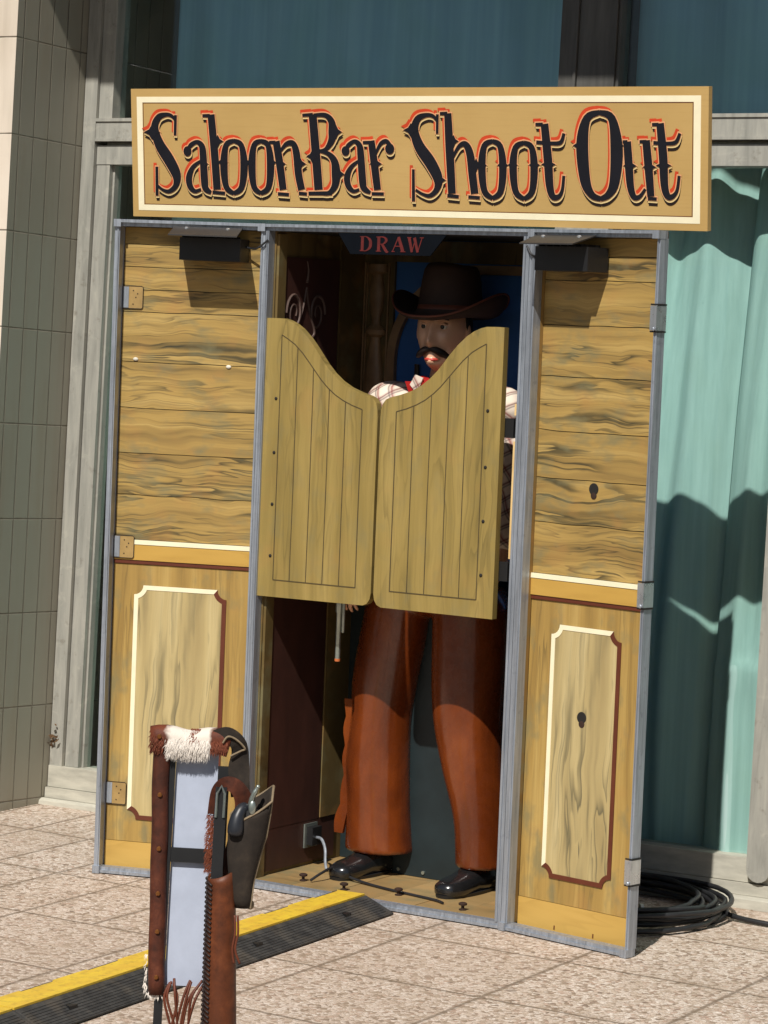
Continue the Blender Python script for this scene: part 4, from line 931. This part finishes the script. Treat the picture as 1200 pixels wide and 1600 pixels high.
N = dict(pelvis=(CX - .01, .315, .98, (.15, .105)), belly=(CX, .305, 1.12, (.145, .10)), chest=(CX, .31, 1.36, (.175, .115)), shl=(CX, .315, 1.53, (.15, .085)), neck=(.488, .312, 1.64, .062), nhead=(.487, .298, 1.76, .06),
         hl=(.375, .315, .88, .075), kl=(.297, .285, .52, .06), al=(.295, .30, .12, .05), fl=(.28, .24, .06, .04), tl=(.262, .175, .045, .035),
         hr=(.605, .315, .88, .075), kr=(.645, .285, .52, .06), ar=(.695, .30, .12, .05), fr=(.69, .23, .06, .04), tr=(.685, .165, .045, .035),
         sl=(.315, .31, 1.57, .068), el=(.245, .27, 1.28, .05), wl=(.235, .185, 1.06, .034), pml=(.232, .172, .99, (.040, .022)),
         sr=(.685, .31, 1.56, .068), er=(.775, .30, 1.28, .05), wr=(.765, .19, 1.09, .034), pmr=(.757, .165, 1.03, (.040, .022)))
E_ = [('pelvis', 'belly'), ('belly', 'chest'), ('chest', 'shl'), ('shl', 'neck'), ('neck', 'nhead'), ('pelvis', 'hl'), ('hl', 'kl'), ('kl', 'al'), ('al', 'fl'), ('fl', 'tl'), ('pelvis', 'hr'), ('hr', 'kr'), ('kr', 'ar'), ('ar', 'fr'), ('fr', 'tr'),
      ('shl', 'sl'), ('sl', 'el'), ('el', 'wl'), ('wl', 'pml'), ('shl', 'sr'), ('sr', 'er'), ('er', 'wr'), ('wr', 'pmr')]
def skel(only=None, grow=0, over={}):
    n = {k: v for k, v in N.items() if only is None or k in only}
    n = {k: (*v[:3], tuple(q + grow for q in v[3]) if isinstance(v[3], tuple) else v[3] + grow) for k, v in n.items()}
    n.update(over); return n, [e for e in E_ if e[0] in n and e[1] in n]
body = B()
for grp in (('pelvis', 'belly', 'chest', 'shl', 'neck', 'nhead'), ('hl', 'kl', 'al', 'fl', 'tl'), ('hr', 'kr', 'ar', 'fr', 'tr'), ('sl', 'el', 'wl', 'pml'), ('sr', 'er', 'wr', 'pmr')):
    join_bm(body, skin_obj(*skel(grp)))
for s_ in (-1, 1): ball(body, (CX + s_ * .09, .315, .97), .085, (1, 1, .9)); ball(body, (CX + s_ * .17, .31, 1.555), .085, (1, .9, .7))
join_bm(body, head_bm())
def finger(root, d1, bend, L, r):
    """three-joint finger"""
    p = Vector(root); d = Vector(d1).normalized(); ax = Vector(bend); nn = {'a': (*p, r * 1.05)}; e = []; last = 'a'
    for i, l in enumerate((.45, .32, .23)):
        p = p + d * L * l; nn[str(i)] = (*p, r * (1 - .1 * (i + 1))); e.append((last, str(i))); last = str(i); d = (d + ax * (.75 if i < 2 else .4)).normalized()
    return skin_obj(nn, e, 2)
for sx, px, py, pz in ((1, .232, .168, .955), (-1, .757, .160, .995)):
    for k, L in enumerate((.078, .088, .082, .066)):                      # fingers curl round the grip / hang loosely
        join_bm(body, finger((px + sx * (.030 - .019 * k), py - .006, pz + .012), (sx * .02 * (1.5 - k), -.35, -1), (0, .9, .25) if sx == 1 else (0, .35, .1), L, .0088))
    join_bm(body, finger((px + sx * .036, py - .004, pz + .045), (sx * .7, -.55, -.6), (-sx * .25, -.1, -.3), .062, .0100))
body = remesh(body, .0052, 3)
part(man, 'body', body, M['skin'], FM, smooth='all')
# shirt, waistcoat
t_, e_ = skel(('chest', 'shl', 'sl', 'el', 'wl', 'sr', 'er', 'wr', 'belly', 'pelvis'), .016, dict(sl=(.315, .31, 1.560, .098), el=(.245, .265, 1.30, .075), wl=(.235, .190, 1.085, .05), sr=(.685, .31, 1.550, .098), er=(.772, .295, 1.31, .075), wr=(.765, .195, 1.12, .05)))
sh = B()
for grp in (('sl', 'el', 'wl'), ('sr', 'er', 'wr'), ('belly', 'chest', 'shl')):
    join_bm(sh, skin_obj({k: t_[k] for k in grp}, [e for e in e_ if e[0] in grp and e[1] in grp]))
for s_ in (-1, 1): ball(sh, (CX + s_ * .155, .31, 1.565), .10, (1, .9, .62)); ball(sh, (CX + s_ * .205, .295, 1.575), .092, (1, .95, .85))
sh = remesh(sh, .008, 4)
for v in sh.verts: v.co += v.normal * .005 * noise.noise(v.co * 14)
part(man, 'shirt', sh, M['shirt'], FM, smooth='all')
ve = B(); rings = []
for z, rx, ry in ((.96, .185, .135), (1.1, .178, .13), (1.3, .20, .14), (1.45, .205, .138), (1.56, .165, .115), (1.605, .11, .09)):
    rings.append([(CX + rx * math.copysign(abs(math.cos(a)) ** .8, math.cos(a)), .312 + ry * math.copysign(abs(math.sin(a)) ** .8, math.sin(a)), z) for a in lsp(0, 2 * pi, 33)[:-1]])
ring_bridge(ve, rings); part(man, 'waistcoat', ve, M['vest'], FM, smooth='all')
# bandana and collar
bd = B(); ring = [(CX - .005 + .088 * math.cos(a), .30 + .082 * math.sin(a), 1.640 + .012 * math.sin(2 * a)) for a in lsp(0, 2 * pi, 25)]
tube(bd, ring, .024, 10); prism(bd, [(.395, 1.655), (.56, 1.655), (.50, 1.52), (.45, 1.53)], .195, .215); part(man, 'bandana', bd, M['bandana'], FM, smooth=True)
co = B()
for s in (-1, 1): prism(co, [(CX + s * .03, 1.668), (CX + s * .06, 1.678), (CX + s * .078, 1.645), (CX + s * .05, 1.615)], .190, .197)
islands(co, man, 'collar', M['shirt'], FM, bevel=.003)
# chaps: two flared legs in one garment
def leg_rings(spec, n=28):
    out = []
    for z, x, y, rx, ry in cr(spec, 5):
        ring = []
        for k in range(n):
            a = 2 * pi * k / n; wob = 1 + .03 * noise.noise((math.cos(a) * 1.4, math.sin(a) * 1.4, z * 3 + x))
            ring.append((x + rx * math.cos(a) * wob, y + ry * math.sin(a) * wob, z))
        out.append(ring)
    return out
ch = B()
ring_bridge(ch, leg_rings([(1.0, .385, .315, .115, .125), (.93, .345, .312, .112, .125), (.80, .325, .305, .112, .120), (.66, .305, .295, .108, .112), (.54, .298, .290, .100, .104), (.40, .290, .292, .110, .106), (.25, .298, .300, .108, .110), (.13, .304, .305, .114, .116), (.098, .306, .307, .117, .118)]))
ring_bridge(ch, leg_rings([(1.0, .590, .315, .118, .125), (.93, .612, .312, .128, .128), (.80, .618, .305, .128, .124), (.66, .624, .292, .121, .114), (.54, .634, .284, .112, .106), (.40, .655, .288, .099, .102), (.25, .686, .295, .084, .102), (.13, .700, .298, .083, .108), (.098, .702, .300, .085, .110)]))
bmesh.ops.create_uvsphere(ch, u_segments=28, v_segments=16, radius=1, matrix=Matrix.Translation((.492, .315, .985)) @ Matrix.Diagonal((.195, .13, .10, 1)))
ch = remesh(ch, .008, 6)
cp = part(man, 'chaps', ch, M['chaps'], FM, smooth='all')
fl = B()          # scalloped outer seam flap on the left leg
L_, R2 = [], []
for i in range(24):
    z = .15 + i * .0195; o_ = .010 + .010 * abs(math.sin(i * .62))
    xx = .300 - .128 + (.036 if z > .3 else .036 * (z - .12) / .18)
    L_.append((xx - o_, z)); R2.append((xx + .022, z))
strip(fl, L_, R2, .232, .244); part(cp, 'seam_flap', fl, M['chaps'], FM, smooth=True, bevel=.002)
def shoe(tx, ty, hx, hy, n):
    bm = B(); rings = []; d = Vector((tx - hx, ty - hy, 0)); Lg = d.length; d.normalize(); s = Vector((-d.y, d.x, 0))
    for t, w_, h, z0 in ((0, .030, .055, .026), (.06, .042, .085, .024), (.25, .047, .098, .024), (.45, .045, .085, .024), (.62, .050, .066, .024), (.8, .052, .058, .024), (.92, .043, .048, .026), (.985, .026, .034, .030), (1, .010, .018, .036)):
        c = Vector((hx, hy, 0)) + d * Lg * t; ring = []
        for k in range(20):
            a = 2 * pi * k / 20; ca, sa = math.cos(a), math.sin(a)
            q = c + s * w_ * math.copysign(abs(ca) ** .75, ca); zz = z0 + h * .42 + (h * .58 * sa if sa > 0 else h * .42 * math.copysign(abs(sa) ** .45, sa))
            ring.append((q.x, q.y, zz))
        rings.append(ring)
    ring_bridge(bm, rings); p = part(man, 'shoe', bm, M['shoe'], FM, smooth='all')
    bm = B(); rings = []
    for z, g_ in ((.0232, .002), (.033, .004)):
        ring = []
        for k in range(24):
            a = 2 * pi * k / 24; c = Vector(((tx + hx) / 2, (ty + hy) / 2, z)); q = c + d * (Lg / 2 + g_) * math.cos(a) + s * (.048 + g_) * math.copysign(abs(math.sin(a)) ** .7, math.sin(a)); ring.append(q)
        rings.append(ring)
    ring_bridge(bm, rings); part(p, 'sole', bm, M['black'], FM, smooth=True)
shoe(.268, .085, .305, .345, 'l'); shoe(.680, .075, .705, .345, 'r')
# hat
ht = B(); rings = []
def hat_ring(r, h, lift, side, tall=0):
    ring = []
    for k in range(48):
        a = 2 * pi * k / 48; c, s = math.cos(a), math.sin(a)
        zz = h + lift * abs(c) ** 3.0 - side * (abs(s) ** 2) * (1 if s < 0 else .5)
        ring.append((HC.x + .014 + r * c * (1.0 if r < .13 else .93), HC.y + .020 + r * s * ((1.02 if r < .125 else .90) if s < 0 else .74), zz))
    return ring
ring_bridge(ht, [hat_ring(.088, 1.868, 0, .006), hat_ring(.115, 1.868, .002, .006), hat_ring(.150, 1.866, .012, .010), hat_ring(.185, 1.868, .036, .014), hat_ring(.202, 1.876, .060, .018), hat_ring(.207, 1.884, .064, .018), hat_ring(.203, 1.888, .062, .018), hat_ring(.185, 1.878, .038, .014), hat_ring(.150, 1.875, .014, .010), hat_ring(.118, 1.878, .002, .004),
                 hat_ring(.108, 1.895, 0, 0), hat_ring(.104, 1.94, 0, 0), hat_ring(.098, 1.985, 0, 0), hat_ring(.092, 2.015, 0, -.008), hat_ring(.082, 2.030, 0, -.012), hat_ring(.055, 2.024, .004, -.002), hat_ring(.02, 2.012, 0, 0)])
hat = part(man, 'hat', ht, M['felt'], FM, smooth='all')
bm = B(); ring_bridge(bm, [hat_ring(.1105, 1.880, 0, 0), hat_ring(.1115, 1.884, 0, 0), hat_ring(.1075, 1.905, 0, 0), hat_ring(.106, 1.905, 0, 0)], cap=False); part(hat, 'hat_band', bm, M['felt_under'], FM, smooth='all')
bm = B(); tube(bm, hat_ring(.2075, 1.884, .064, .018) + hat_ring(.2075, 1.884, .064, .018)[:1], .0035, 6); part(hat, 'brim_binding', bm, M['felt_under'], FM, smooth='all')
# hair, eyes, brows, moustache, lips
HM = FM @ Matrix.Translation(HC) @ Matrix.Rotation(TURN, 4, 'Z')
bm = B(); bmesh.ops.create_uvsphere(bm, u_segments=32, v_segments=20, radius=1)
for v in bm.verts:
    n = v.co.copy(); v.co = (n.x * .088, n.y * .106 + .012, n.z * .128 + .01)
    if v.co.z < -.075: v.co.z = -.075
    if v.co.y < -.01 and v.co.z < .06: v.co.y = -.01 + .03 * max(0, -(v.co.z)) 
part(man, 'hair', bm, M['hair'], HM, smooth='all')
for s in (-1, 1):
    bm = B(); ball(bm, (s * .033, -.0825, .010), .0115); e = part(man, 'eye', bm, M['eye'], HM, smooth='all')
    bm = B(); ball(bm, (s * .033, -.0815, .0165), .0125, (1.1, 1, .62)); part(man, 'eyelid', bm, M['skin'], HM, smooth='all')
    bm = B(); ball(bm, (s * .033 - .001, -.0905, .009), .0078, (1, .55, 1)); part(e, 'iris', bm, M['iris'], HM, smooth='all')
    bm = B(); tube(bm, cr([(s * .014, -.103, .032), (s * .03, -.102, .039), (s * .052, -.086, .031)], 5), [.0035, .004, .0045, .005, .005, .005, .005, .0045, .004, .003, .002], 8); part(man, 'eyebrow', bm, M['hair'], HM, smooth='all')
bm = B()
for s in (-1, 1): tube(bm, cr([(0, -.106, -.062), (s * .018, -.105, -.066), (s * .036, -.094, -.076), (s * .052, -.080, -.086), (s * .062, -.068, -.090)], 5), [.0085 + .004 * math.sin(i / 20 * pi) - .0065 * max(0, (i - 10) / 10) for i in range(21)], 8)
part(man, 'moustache', bm, M['hair'], HM, smooth='all')
bm = B(); tube(bm, cr([(-.024, -.094, -.096), (-.01, -.104, -.0965), (0, -.105, -.098), (.01, -.104, -.0965), (.024, -.094, -.096)], 4), [.0015, .003, .0045, .005, .0055, .0055, .006, .006, .006, .006, .006, .0055, .0055, .005, .0045, .003, .0015], 8); part(man, 'lower_lip', bm, M['lip'], HM, smooth='all')

# revolver held muzzle down in the left hand of the picture
gx, gy = .238, .150
gn = thing('revolver', 'greenish metal revolver hanging muzzle down below the left swing door', 'revolver', FC, (gx, gy, .74))
bm = B(); lathe(bm, [(.004, .745), (.0085, .745), (.0088, .90), (.012, .905), (.012, .935), (.004, .935)], (gx, gy, 0), 14); part(gn, 'barrel', bm, M['nickel'], FC, smooth=True)
bm = B(); lathe(bm, [(.0045, .838), (.0055, .842), (.0055, .935), (.004, .936)], (gx + .0145, gy + .004, 0), 10); part(gn, 'ejector_rod', bm, M['nickel'], FC, smooth=True)
bm = B(); lathe(bm, [(.003, .7445), (.0092, .7445), (.0094, .753), (.003, .753)], (gx, gy, 0), 14); part(gn, 'muzzle_tip', bm, M['orange_tip'], FC, smooth=True)
bm = B(); lathe(bm, [(.008, .936), (.021, .938), (.021, .975), (.008, .978)], (gx, gy, 0), 14); part(gn, 'cylinder', bm, M['gunmetal'], FC, smooth=True)
bm = B(); box(bm, gx - .009, gx + .009, gy - .012, gy + .026, .979, 1.005); tube(bm, cr([(gx, gy + .012, 1.0), (gx, gy + .032, .99), (gx, gy + .055, .955), (gx, gy + .058, .93)], 4), [.012, .0125, .013, .0135, .014, .0145, .015, .0155, .016, .0165, .017, .0175, .018], 10); part(gn, 'grip', bm, M['felt'], FC, smooth=True)

# ------------------------------------------------------------------ cable ramp segments
FRAMP = FC @ Matrix.Translation((.45, 0, 0)) @ Matrix.Rotation(math.radians(3.7), 4, 'Z') @ Matrix.Translation((-.45, 0, 0))
def ramp_seg(y0, y1, lab, end):
    t = thing('cable_ramp', lab, 'cable ramp', FRAMP, (.45, (y0 + y1) / 2, 0), 'cable ramp segments')
    bm = B(); sec = [(.300, .002), (.392, .046), (.402, .05), (.514, .05), (.521, .047), (.606, .006), (.606, .002)]
    prism(bm, sec, y0 + .002, y1 - .002, ax='y')
    if end:
        for v in bm.verts:
            if v.co.y > y1 - .01 and v.co.z > .02: v.co.y -= .012
    base = part(t, 'base', bm, M['rubber'], FRAMP, bevel=.003)
    bm = B()
    for k in range(9):
        f = (k + .5) / 9; x = .523 + f * .082; z = .0462 - f * .0395
        box(bm, x - .0017, x + .0017, y0 + .01, y1 - (.03 if end else .01), z - .004, z + .0010)
    part(base, 'slope_ribs', bm, M['rubber'], FRAMP)
    bm = B(); e = y1 - (.020 if end else .003); 
    n = 12
    right = []; 
    for i in range(n + 1):
        y = y0 + .003 + (e - y0 - .003) * i / n; right.append((.412 if i % 4 < 2 else .422, y)); 
        if i < n: right.append((.412 if i % 4 < 2 else .422, y + (e - y0 - .003) / n - .0005))
    prism(bm, right + [(.511, e), (.511, y0 + .003)], .0505, .0565, ax='z'); part(t, 'lid', bm, M['yellow'], FRAMP, bevel=.0015)
    bm = B()
    for yy in ((y0 + y1) / 2 + .25, (y0 + y1) / 2 - .28):
        prism(bm, [(.548, yy - .010), (.566, yy - .018), (.566, yy + .018), (.548, yy + .010)], .012, .0350, ax='z')
    part(base, 'grip_slot', bm, M['black'], FRAMP)
    return t
ramp_seg(-1.00, -.055, 'black and yellow rubber cable ramp whose end touches the booth floor', True)
ramp_seg(-1.945, -1.002, 'black and yellow rubber cable ramp at the lower left, partly behind the gun stand', False)
ramp_seg(-2.89, -1.947, 'black and yellow rubber cable ramp running out of the picture at bottom left', False)

# ------------------------------------------------------------------ coil of cable
rd = random.Random(5); bm = B(); pts = []
turns = 11
for i in range(turns * 40):
    a = 2 * pi * i / 40; k = i / 40
    r = .335 + .035 * math.sin(k * 2.3) + .012 * math.sin(a * 1.5 + k) - .01 * (int(k) % 4)
    pts.append((1.10 + r * math.cos(a) + .012 * math.sin(k * 3), .50 + r * 1.0 * math.sin(a) + .012 * math.cos(k * 5), .0085 + .008 * (k / turns * 7) + .006 * math.sin(a * 2 + k * 1.7) ** 2))
tube(bm, pts, .0085, 7)
coil = thing('cable_coil', 'big coil of black cable lying on the paving behind the right wing of the booth', 'cable coil', FC, (1.1, .5, 0))
part(coil, 'coiled_cable', bm, M['cable'], FC, smooth='all')
bm = B(); tube(bm, cr([(1.36, .68, .03), (1.45, .62, .016), (1.58, .605, .010), (1.75, .62, .009), (2.0, .60, .009), (2.6, .64, .009), (3.4, .58, .009)], 8), .0085, 8); part(coil, 'lead_out', bm, M['cable'], FC, smooth='all')
bm = B(); tube(bm, [(1.388, .664, .024), (1.396, .658, .022)], .0125, 8); tube(bm, [(1.30, .28, .07), (1.307, .287, .07)], .013, 8); islands(bm, coil, 'white_tie', M['inner_white'], FC)

# thin wire loop by the left wing
bm = B(); tube(bm, cr([(-.50, .03, .012), (-.535, .02, .03), (-.54, .03, .055), (-.52, .05, .06)], 5), .003, 6)
solo('wire_loop', bm, M['alu'], FC, 'thin pale wire loop sticking out at the foot of the left wing', 'wire', smooth=True)

# ------------------------------------------------------------------ cowhide covered gun stand in the foreground
st = thing('gun_stand', 'cowhide covered display stand with holster and leather tube in the foreground', 'gun stand', FS, (-.36, 0, .0))
bm = B(); box(bm, -.424, -.406, -.006, .006, .012, .95); box(bm, -.316, -.292, -.012, .0, .10, .90); box(bm, -.3165, -.293, -.058, -.046, .48, .862); box(bm, -.4055, -.3165, -.005, .001, .694, .724); box(bm, -.4055, -.3165, -.006, .006, .93, .945)
box(bm, -.4055, -.3165, -.005, .005, .20, .225)
box(bm, -.43, -.28, -.16, .16, .0, .0115); fr_ = part(st, 'steel_frame', bm, M['black'], FS, bevel=.002)
bm = B()
tube(bm, [(-.313, -.0595, .80), (-.312, -.061, .850), (-.304, -.062, .866), (-.297, -.061, .850), (-.297, -.0595, .80)], .003, 6); part(fr_, 'steel_loop', bm, M['nickel'], FS, smooth=True)
bm = B(); box(bm, -.4055, -.317, .0065, .010, .432, .942); part(st, 'backboard', bm, M['board'], FS)
# left rolled strip
def hide_roll(pts, w_, dep, n=18, seed=0):
    """flattened roll of hide following pts (x,z), bulging to the front"""
    bm = B(); rings = []
    for i, (x, z) in enumerate(pts):
        a = pts[min(i + 1, len(pts) - 1)]; b = pts[max(i - 1, 0)]; d = Vector((a[0] - b[0], a[1] - b[1])).normalized(); nn = Vector((-d.y, d.x))
        ring = []
        for k in range(n):
            t = 2 * pi * k / n; q = nn * (w_ / 2) * math.copysign(abs(math.cos(t)) ** .7, math.cos(t)) * (1 + .05 * noise.noise((i * .3, seed, k * .2))); ring.append((x + q.x, dep * .5 * math.sin(t) - .004, z + q.y))
        rings.append(ring)
    ring_bridge(bm, rings); return bm
ls = hide_roll([(-.4385 + .0009 * i + .0008 * math.sin(i), .972 - .0279 * i) for i in range(21)], .036, .03, seed=1)
lsP = part(st, 'side_cowhide', ls, M['cowhide'], FS, smooth='all')
bm = B()
for x, z in ((-.438, .952), (-.434, .835), (-.430, .722), (-.427, .628), (-.424, .548), (-.421, .452)): lathe(bm, [(.0035, -.024), (.005, -.0225), (.005, -.016)], (x, 0, z), 10, axis='y')
islands(bm, lsP, 'rivet', M['brass'], FS)
def fur(bm, n, fx, fz, yv, lx, lz, L0, L1, rd):
    for i in range(n):
        x = rd.uniform(*fx); z = rd.uniform(*fz); L = rd.uniform(L0, L1); dx = rd.gauss(lx, .34); dz = lz + rd.gauss(0, .2)
        d = Vector((dx, -.16 - rd.random() * .2, dz)).normalized(); p = Vector((x, yv(x, z), z)); s = d.cross(Vector((0, 1, 0))).normalized() * .0008
        q = p + d * L * .6; e = p + d * L + Vector((0, 0, -.004))
        a, b, c_, d_, f = bm.verts.new(p - s), bm.verts.new(p + s), bm.verts.new(q + s * .8), bm.verts.new(q - s * .8), bm.verts.new(e)
        bm.faces.new((a, b, c_, d_)); bm.faces.new((d_, c_, f))
tr_ = hide_roll([(-.457 + .0148 * i, .949 + .004 * math.sin(i * .9)) for i in range(12)], .056, .05, seed=3)
tp = part(st, 'top_cowhide', tr_, M['pinto'], FS, smooth='all')
bm = B(); rdf = random.Random(11)
yv = lambda x, z: -.004 - .024 * math.sqrt(max(0, 1 - ((z - .95) / .029) ** 2))
fur(bm, 3600, (-.420, -.338), (.924, .974), yv, -.25, -1, .005, .020, rdf)
part(tp, 'white_fur', bm, M['whitefur'], FS)
bm = B(); fur(bm, 700, (-.376, -.356), (.955, .977), yv, .0, -1, .006, .012, rdf); fur(bm, 420, (-.458, -.43), (.925, .974), yv, -.5, -.6, .005, .011, rdf); fur(bm, 300, (-.335, -.30), (.93, .976), yv, .3, -.9, .005, .012, rdf)
part(tp, 'brown_fur', bm, M['hide_tuft'], FS)
bm = B(); lathe(bm, [(.0035, -.034), (.005, -.0325), (.005, -.022)], (-.441, 0, .958), 10, axis='y'); part(tp, 'rivet', bm, M['brass'], FS)
# suede strap folding from the top roll down to the holster
def ribbon(pts, wd, th, mat, name, par, nrm=(0, -1, 0)):
    bm = B(); rings = []
    P = [Vector(p) for p in cr(pts, 6)]; W_ = cr([(w_,) for w_ in wd], 6)
    for i, p in enumerate(P):
        t = (P[min(i + 1, len(P) - 1)] - P[max(i - 1, 0)]).normalized(); s = t.cross(Vector(nrm)).normalized(); q = s.cross(t).normalized()
        h = W_[i][0] / 2; rings.append([p - s * h - q * th, p - s * h + q * th, p + s * h + q * th, p + s * h - q * th])
    ring_bridge(bm, rings); return part(par, name, bm, mat, FS, smooth=True, bevel=.0008)
ribbon([(-.325, -.02, .962), (-.300, -.026, .968), (-.278, -.022, .953), (-.272, -.012, .930), (-.273, -.010, .90), (-.270, -.012, .87), (-.266, -.014, .84)], [.03, .034, .034, .036, .044, .042, .04], .0022, M['suede'], 'strap', st)
bm = B(); tube(bm, cr([(-.308, -.032, .952), (-.298, -.034, .966), (-.280, -.03, .960), (-.262, -.022, .942), (-.270, -.02, .936), (-.292, -.022, .924)], 5), .0022, 6); part(st, 'strap_edge', bm, M['suede_edge'], FS, smooth=True)
ribbon([(-.318, -.016, .80), (-.312, -.026, .85), (-.292, -.034, .868), (-.268, -.034, .855), (-.256, -.028, .82), (-.262, -.022, .76), (-.275, -.02, .70), (-.282, -.018, .665)], [.03, .03, .03, .034, .04, .046, .044, .04], .0022, M['cowhide'], 'belt_loop', st)
# holster pouch
bm = B(); rings = []
for z, xc, wx, wy in ((.838, -.240, .043, .026), (.80, -.243, .042, .026), (.765, -.247, .040, .026), (.72, -.252, .034, .023), (.67, -.254, .026, .019), (.63, -.252, .021, .015), (.612, -.248, .015, .011)):
    rings.append([(xc + wx * math.copysign(abs(math.cos(a)) ** .85, math.cos(a)), -.045 + wy * math.sin(a), z + (.032 * math.cos(a) - .03 * (math.sin(a) < -.2) if z > .83 else (.014 * math.cos(a) if z > .79 else 0))) for a in lsp(0, 2 * pi, 25)[:-1]])
inner = [[(xc_[0] * .88 + (-.242) * .12, -.045 + (xc_[1] + .045) * .82, xc_[2] - .003) for xc_ in rings[0]], [(-.243 + (p[0] + .243) * .82, -.045 + (p[1] + .045) * .8, p[2]) for p in rings[1]], [(-.247 + (p[0] + .247) * .5, -.045 + (p[1] + .045) * .5, p[2]) for p in rings[2]]]
ring_bridge(bm, inner[::-1] + rings); ho = part(st, 'holster', bm, M['suede'], FS, smooth='all')
bm = B(); rim_ = rings[0] + rings[0][:1]; tube(bm, rim_, .0024, 6); tube(bm, [(rings[i][0][0] + .001, rings[i][0][1], rings[i][0][2]) for i in range(len(rings))], .0022, 6); part(ho, 'pale_edge', bm, M['suede_edge'], FS, smooth=True)
bm = B(); ball(bm, (-.232, -.035, .618), .008, (1, .7, 1.3)); part(ho, 'tip_stud', bm, M['suede_edge'], FS, smooth=True)
# the pistol sitting in the holster
pg = thing('holstered_pistol', 'dark pistol with a pale hammer resting in the suede holster of the gun stand', 'pistol', FS, (-.246, -.048, .74))
bm = B(); tube(bm, cr([(-.245, -.05, .70), (-.246, -.05, .78), (-.250, -.052, .815), (-.259, -.060, .820), (-.268, -.068, .800), (-.271, -.070, .765)], 5), [.010] * 6 + [.011, .012, .012, .012, .012, .0125, .0125, .013, .013, .013, .013, .0135, .0135, .0145, .015, .016, .017, .017, .016, .010], 12); part(pg, 'grip', bm, M['dark_grip'], FS, smooth='all')
bm = B(); lathe(bm, [(.006, .775), (.019, .778), (.019, .818), (.006, .822)], (-.243, -.05, 0), 14); part(pg, 'cylinder', bm, M['gunmetal'], FS, smooth=True)
bm = B(); tube(bm, cr([(-.243, -.054, .822), (-.240, -.056, .842), (-.234, -.058, .858), (-.229, -.058, .868)], 4), [.006] * 5 + [.0055] * 4 + [.004] * 4, 8); ball(bm, (-.229, -.058, .868), .0045); part(pg, 'hammer', bm, M['nickel'], FS, smooth='all')
bm = B(); ball(bm, (-.238, -.072, .826), .010, (.8, .5, 1.5)); part(pg, 'frame_plate', bm, M['nickel'], FS, smooth='all')
# leather tube with laced seam
def tubeX(z): 
    f = (.683 - z) / .33; return -.295 + .013 * f, .029 + .0065 * min(f, 1.2)
bm = B(); ro, ri = [], []
for z in lsp(.683, .13, 30):
    xc, r = tubeX(z); dip = lambda a: (.010 * math.cos(a) + .006 * math.sin(a)) if z > .68 else 0
    ro.append([(xc + r * math.cos(a), -.042 + r * math.sin(a), z + dip(a)) for a in lsp(0, 2 * pi, 33)[:-1]])
    ri.append([(xc + (r - .004) * math.cos(a), -.042 + (r - .004) * math.sin(a), z + dip(a)) for a in lsp(0, 2 * pi, 33)[:-1]])
ring_bridge(bm, ri[::-1][-22:] + ro); tb = part(st, 'leather_tube', bm, M['tube_hide'], FS, smooth='all')
bm = B(); ring_bridge(bm, [[(tubeX(z)[0] + (tubeX(z)[1] - .0046) * math.cos(a), -.042 + (tubeX(z)[1] - .0046) * math.sin(a), z + (.010 * math.cos(a) + .006 * math.sin(a) if z > .676 else 0)) for a in lsp(0, 2 * pi, 33)[:-1]] for z in (.678, .67, .60, .50)], cap=False); part(tb, 'white_lining', bm, M['inner_white'], FS, smooth='all')
bm = B(); k = 0; z = .668
while z > .15:
    xc, r = tubeX(z); a0, a1 = pi + .25, pi + .95
    for (a, b, dz0, dz1) in ((a0, a1, 0, -.010),):
        tube(bm, [(xc + (r + .0016) * math.cos(q), -.042 + (r + .0016) * math.sin(q), z + dz1 * (q - a0) / (a1 - a0)) for q in lsp(a, b, 5)], .0024, 6)
    ball(bm, (xc + (r + .001) * math.cos(pi + .15), -.042 + (r + .001) * math.sin(pi + .15), z + .002), .0042)
    z -= .0098; k += 1
part(tb, 'lacing', bm, M['lace'], FS, smooth='all')
bm = B(); ball(bm, (tubeX(.355)[0] + .010, -.042 - tubeX(.355)[1], .352), .008, (.9, .4, 1.5)); part(tb, 'pale_toggle', bm, M['suede_edge'], FS, smooth='all')
bm = B()
for q in (0, .006): tube(bm, cr([(-.262 + q, -.07, .60), (-.259 + q, -.074, .565), (-.263 + q, -.074, .53), (-.258 + q * 2, -.072, .50)], 5), .0026, 6)
part(st, 'hanging_thong', bm, M['thong'], FS, smooth='all')
# thongs looped below the board
bm = B(); r3 = random.Random(4)
for x0, x1, x2 in ((-.392, -.402, -.385), (-.389, -.396, -.376), (-.385, -.374, -.385), (-.384, -.379, -.372), (-.350, -.362, -.374), (-.348, -.356, -.366), (-.330, -.352, -.362), (-.322, -.338, -.352), (-.325, -.345, -.350)):
    h = .445 + r3.uniform(-.006, .006)
    tube(bm, cr([(x0, -.012, h), (x1, -.018 - r3.random() * .01, h - .035), (x2, -.014, h - .10), ((x2 - .37) * .6 + .0 + x2 * .0 - .0 + (-.0) if False else (x2 * .7 - .37 * .3), -.012, h - .16)], 6), [.0030 - .0005 * (i > 10) for i in range(19)], 6)
part(st, 'fringe', bm, M['thong'], FS, smooth='all')
bm = B(); r4 = random.Random(9); fur(bm, 40, (-.447, -.441), (.42, .50), lambda x, z: -.006, -.2, -.9, .005, .010, r4); fur(bm, 40, (-.440, -.40), (.412, .42), lambda x, z: -.012, .1, -1, .005, .010, r4); part(lsP, 'pale_hairs', bm, M['whitefur'], FS)
bm = B(); fur(bm, 420, (-.332, -.318), (.68, .80), lambda x, z: -.014, -.6, -.5, .004, .009, r4); part(st, 'tufted_edge', bm, M['hide_tuft'], FS)
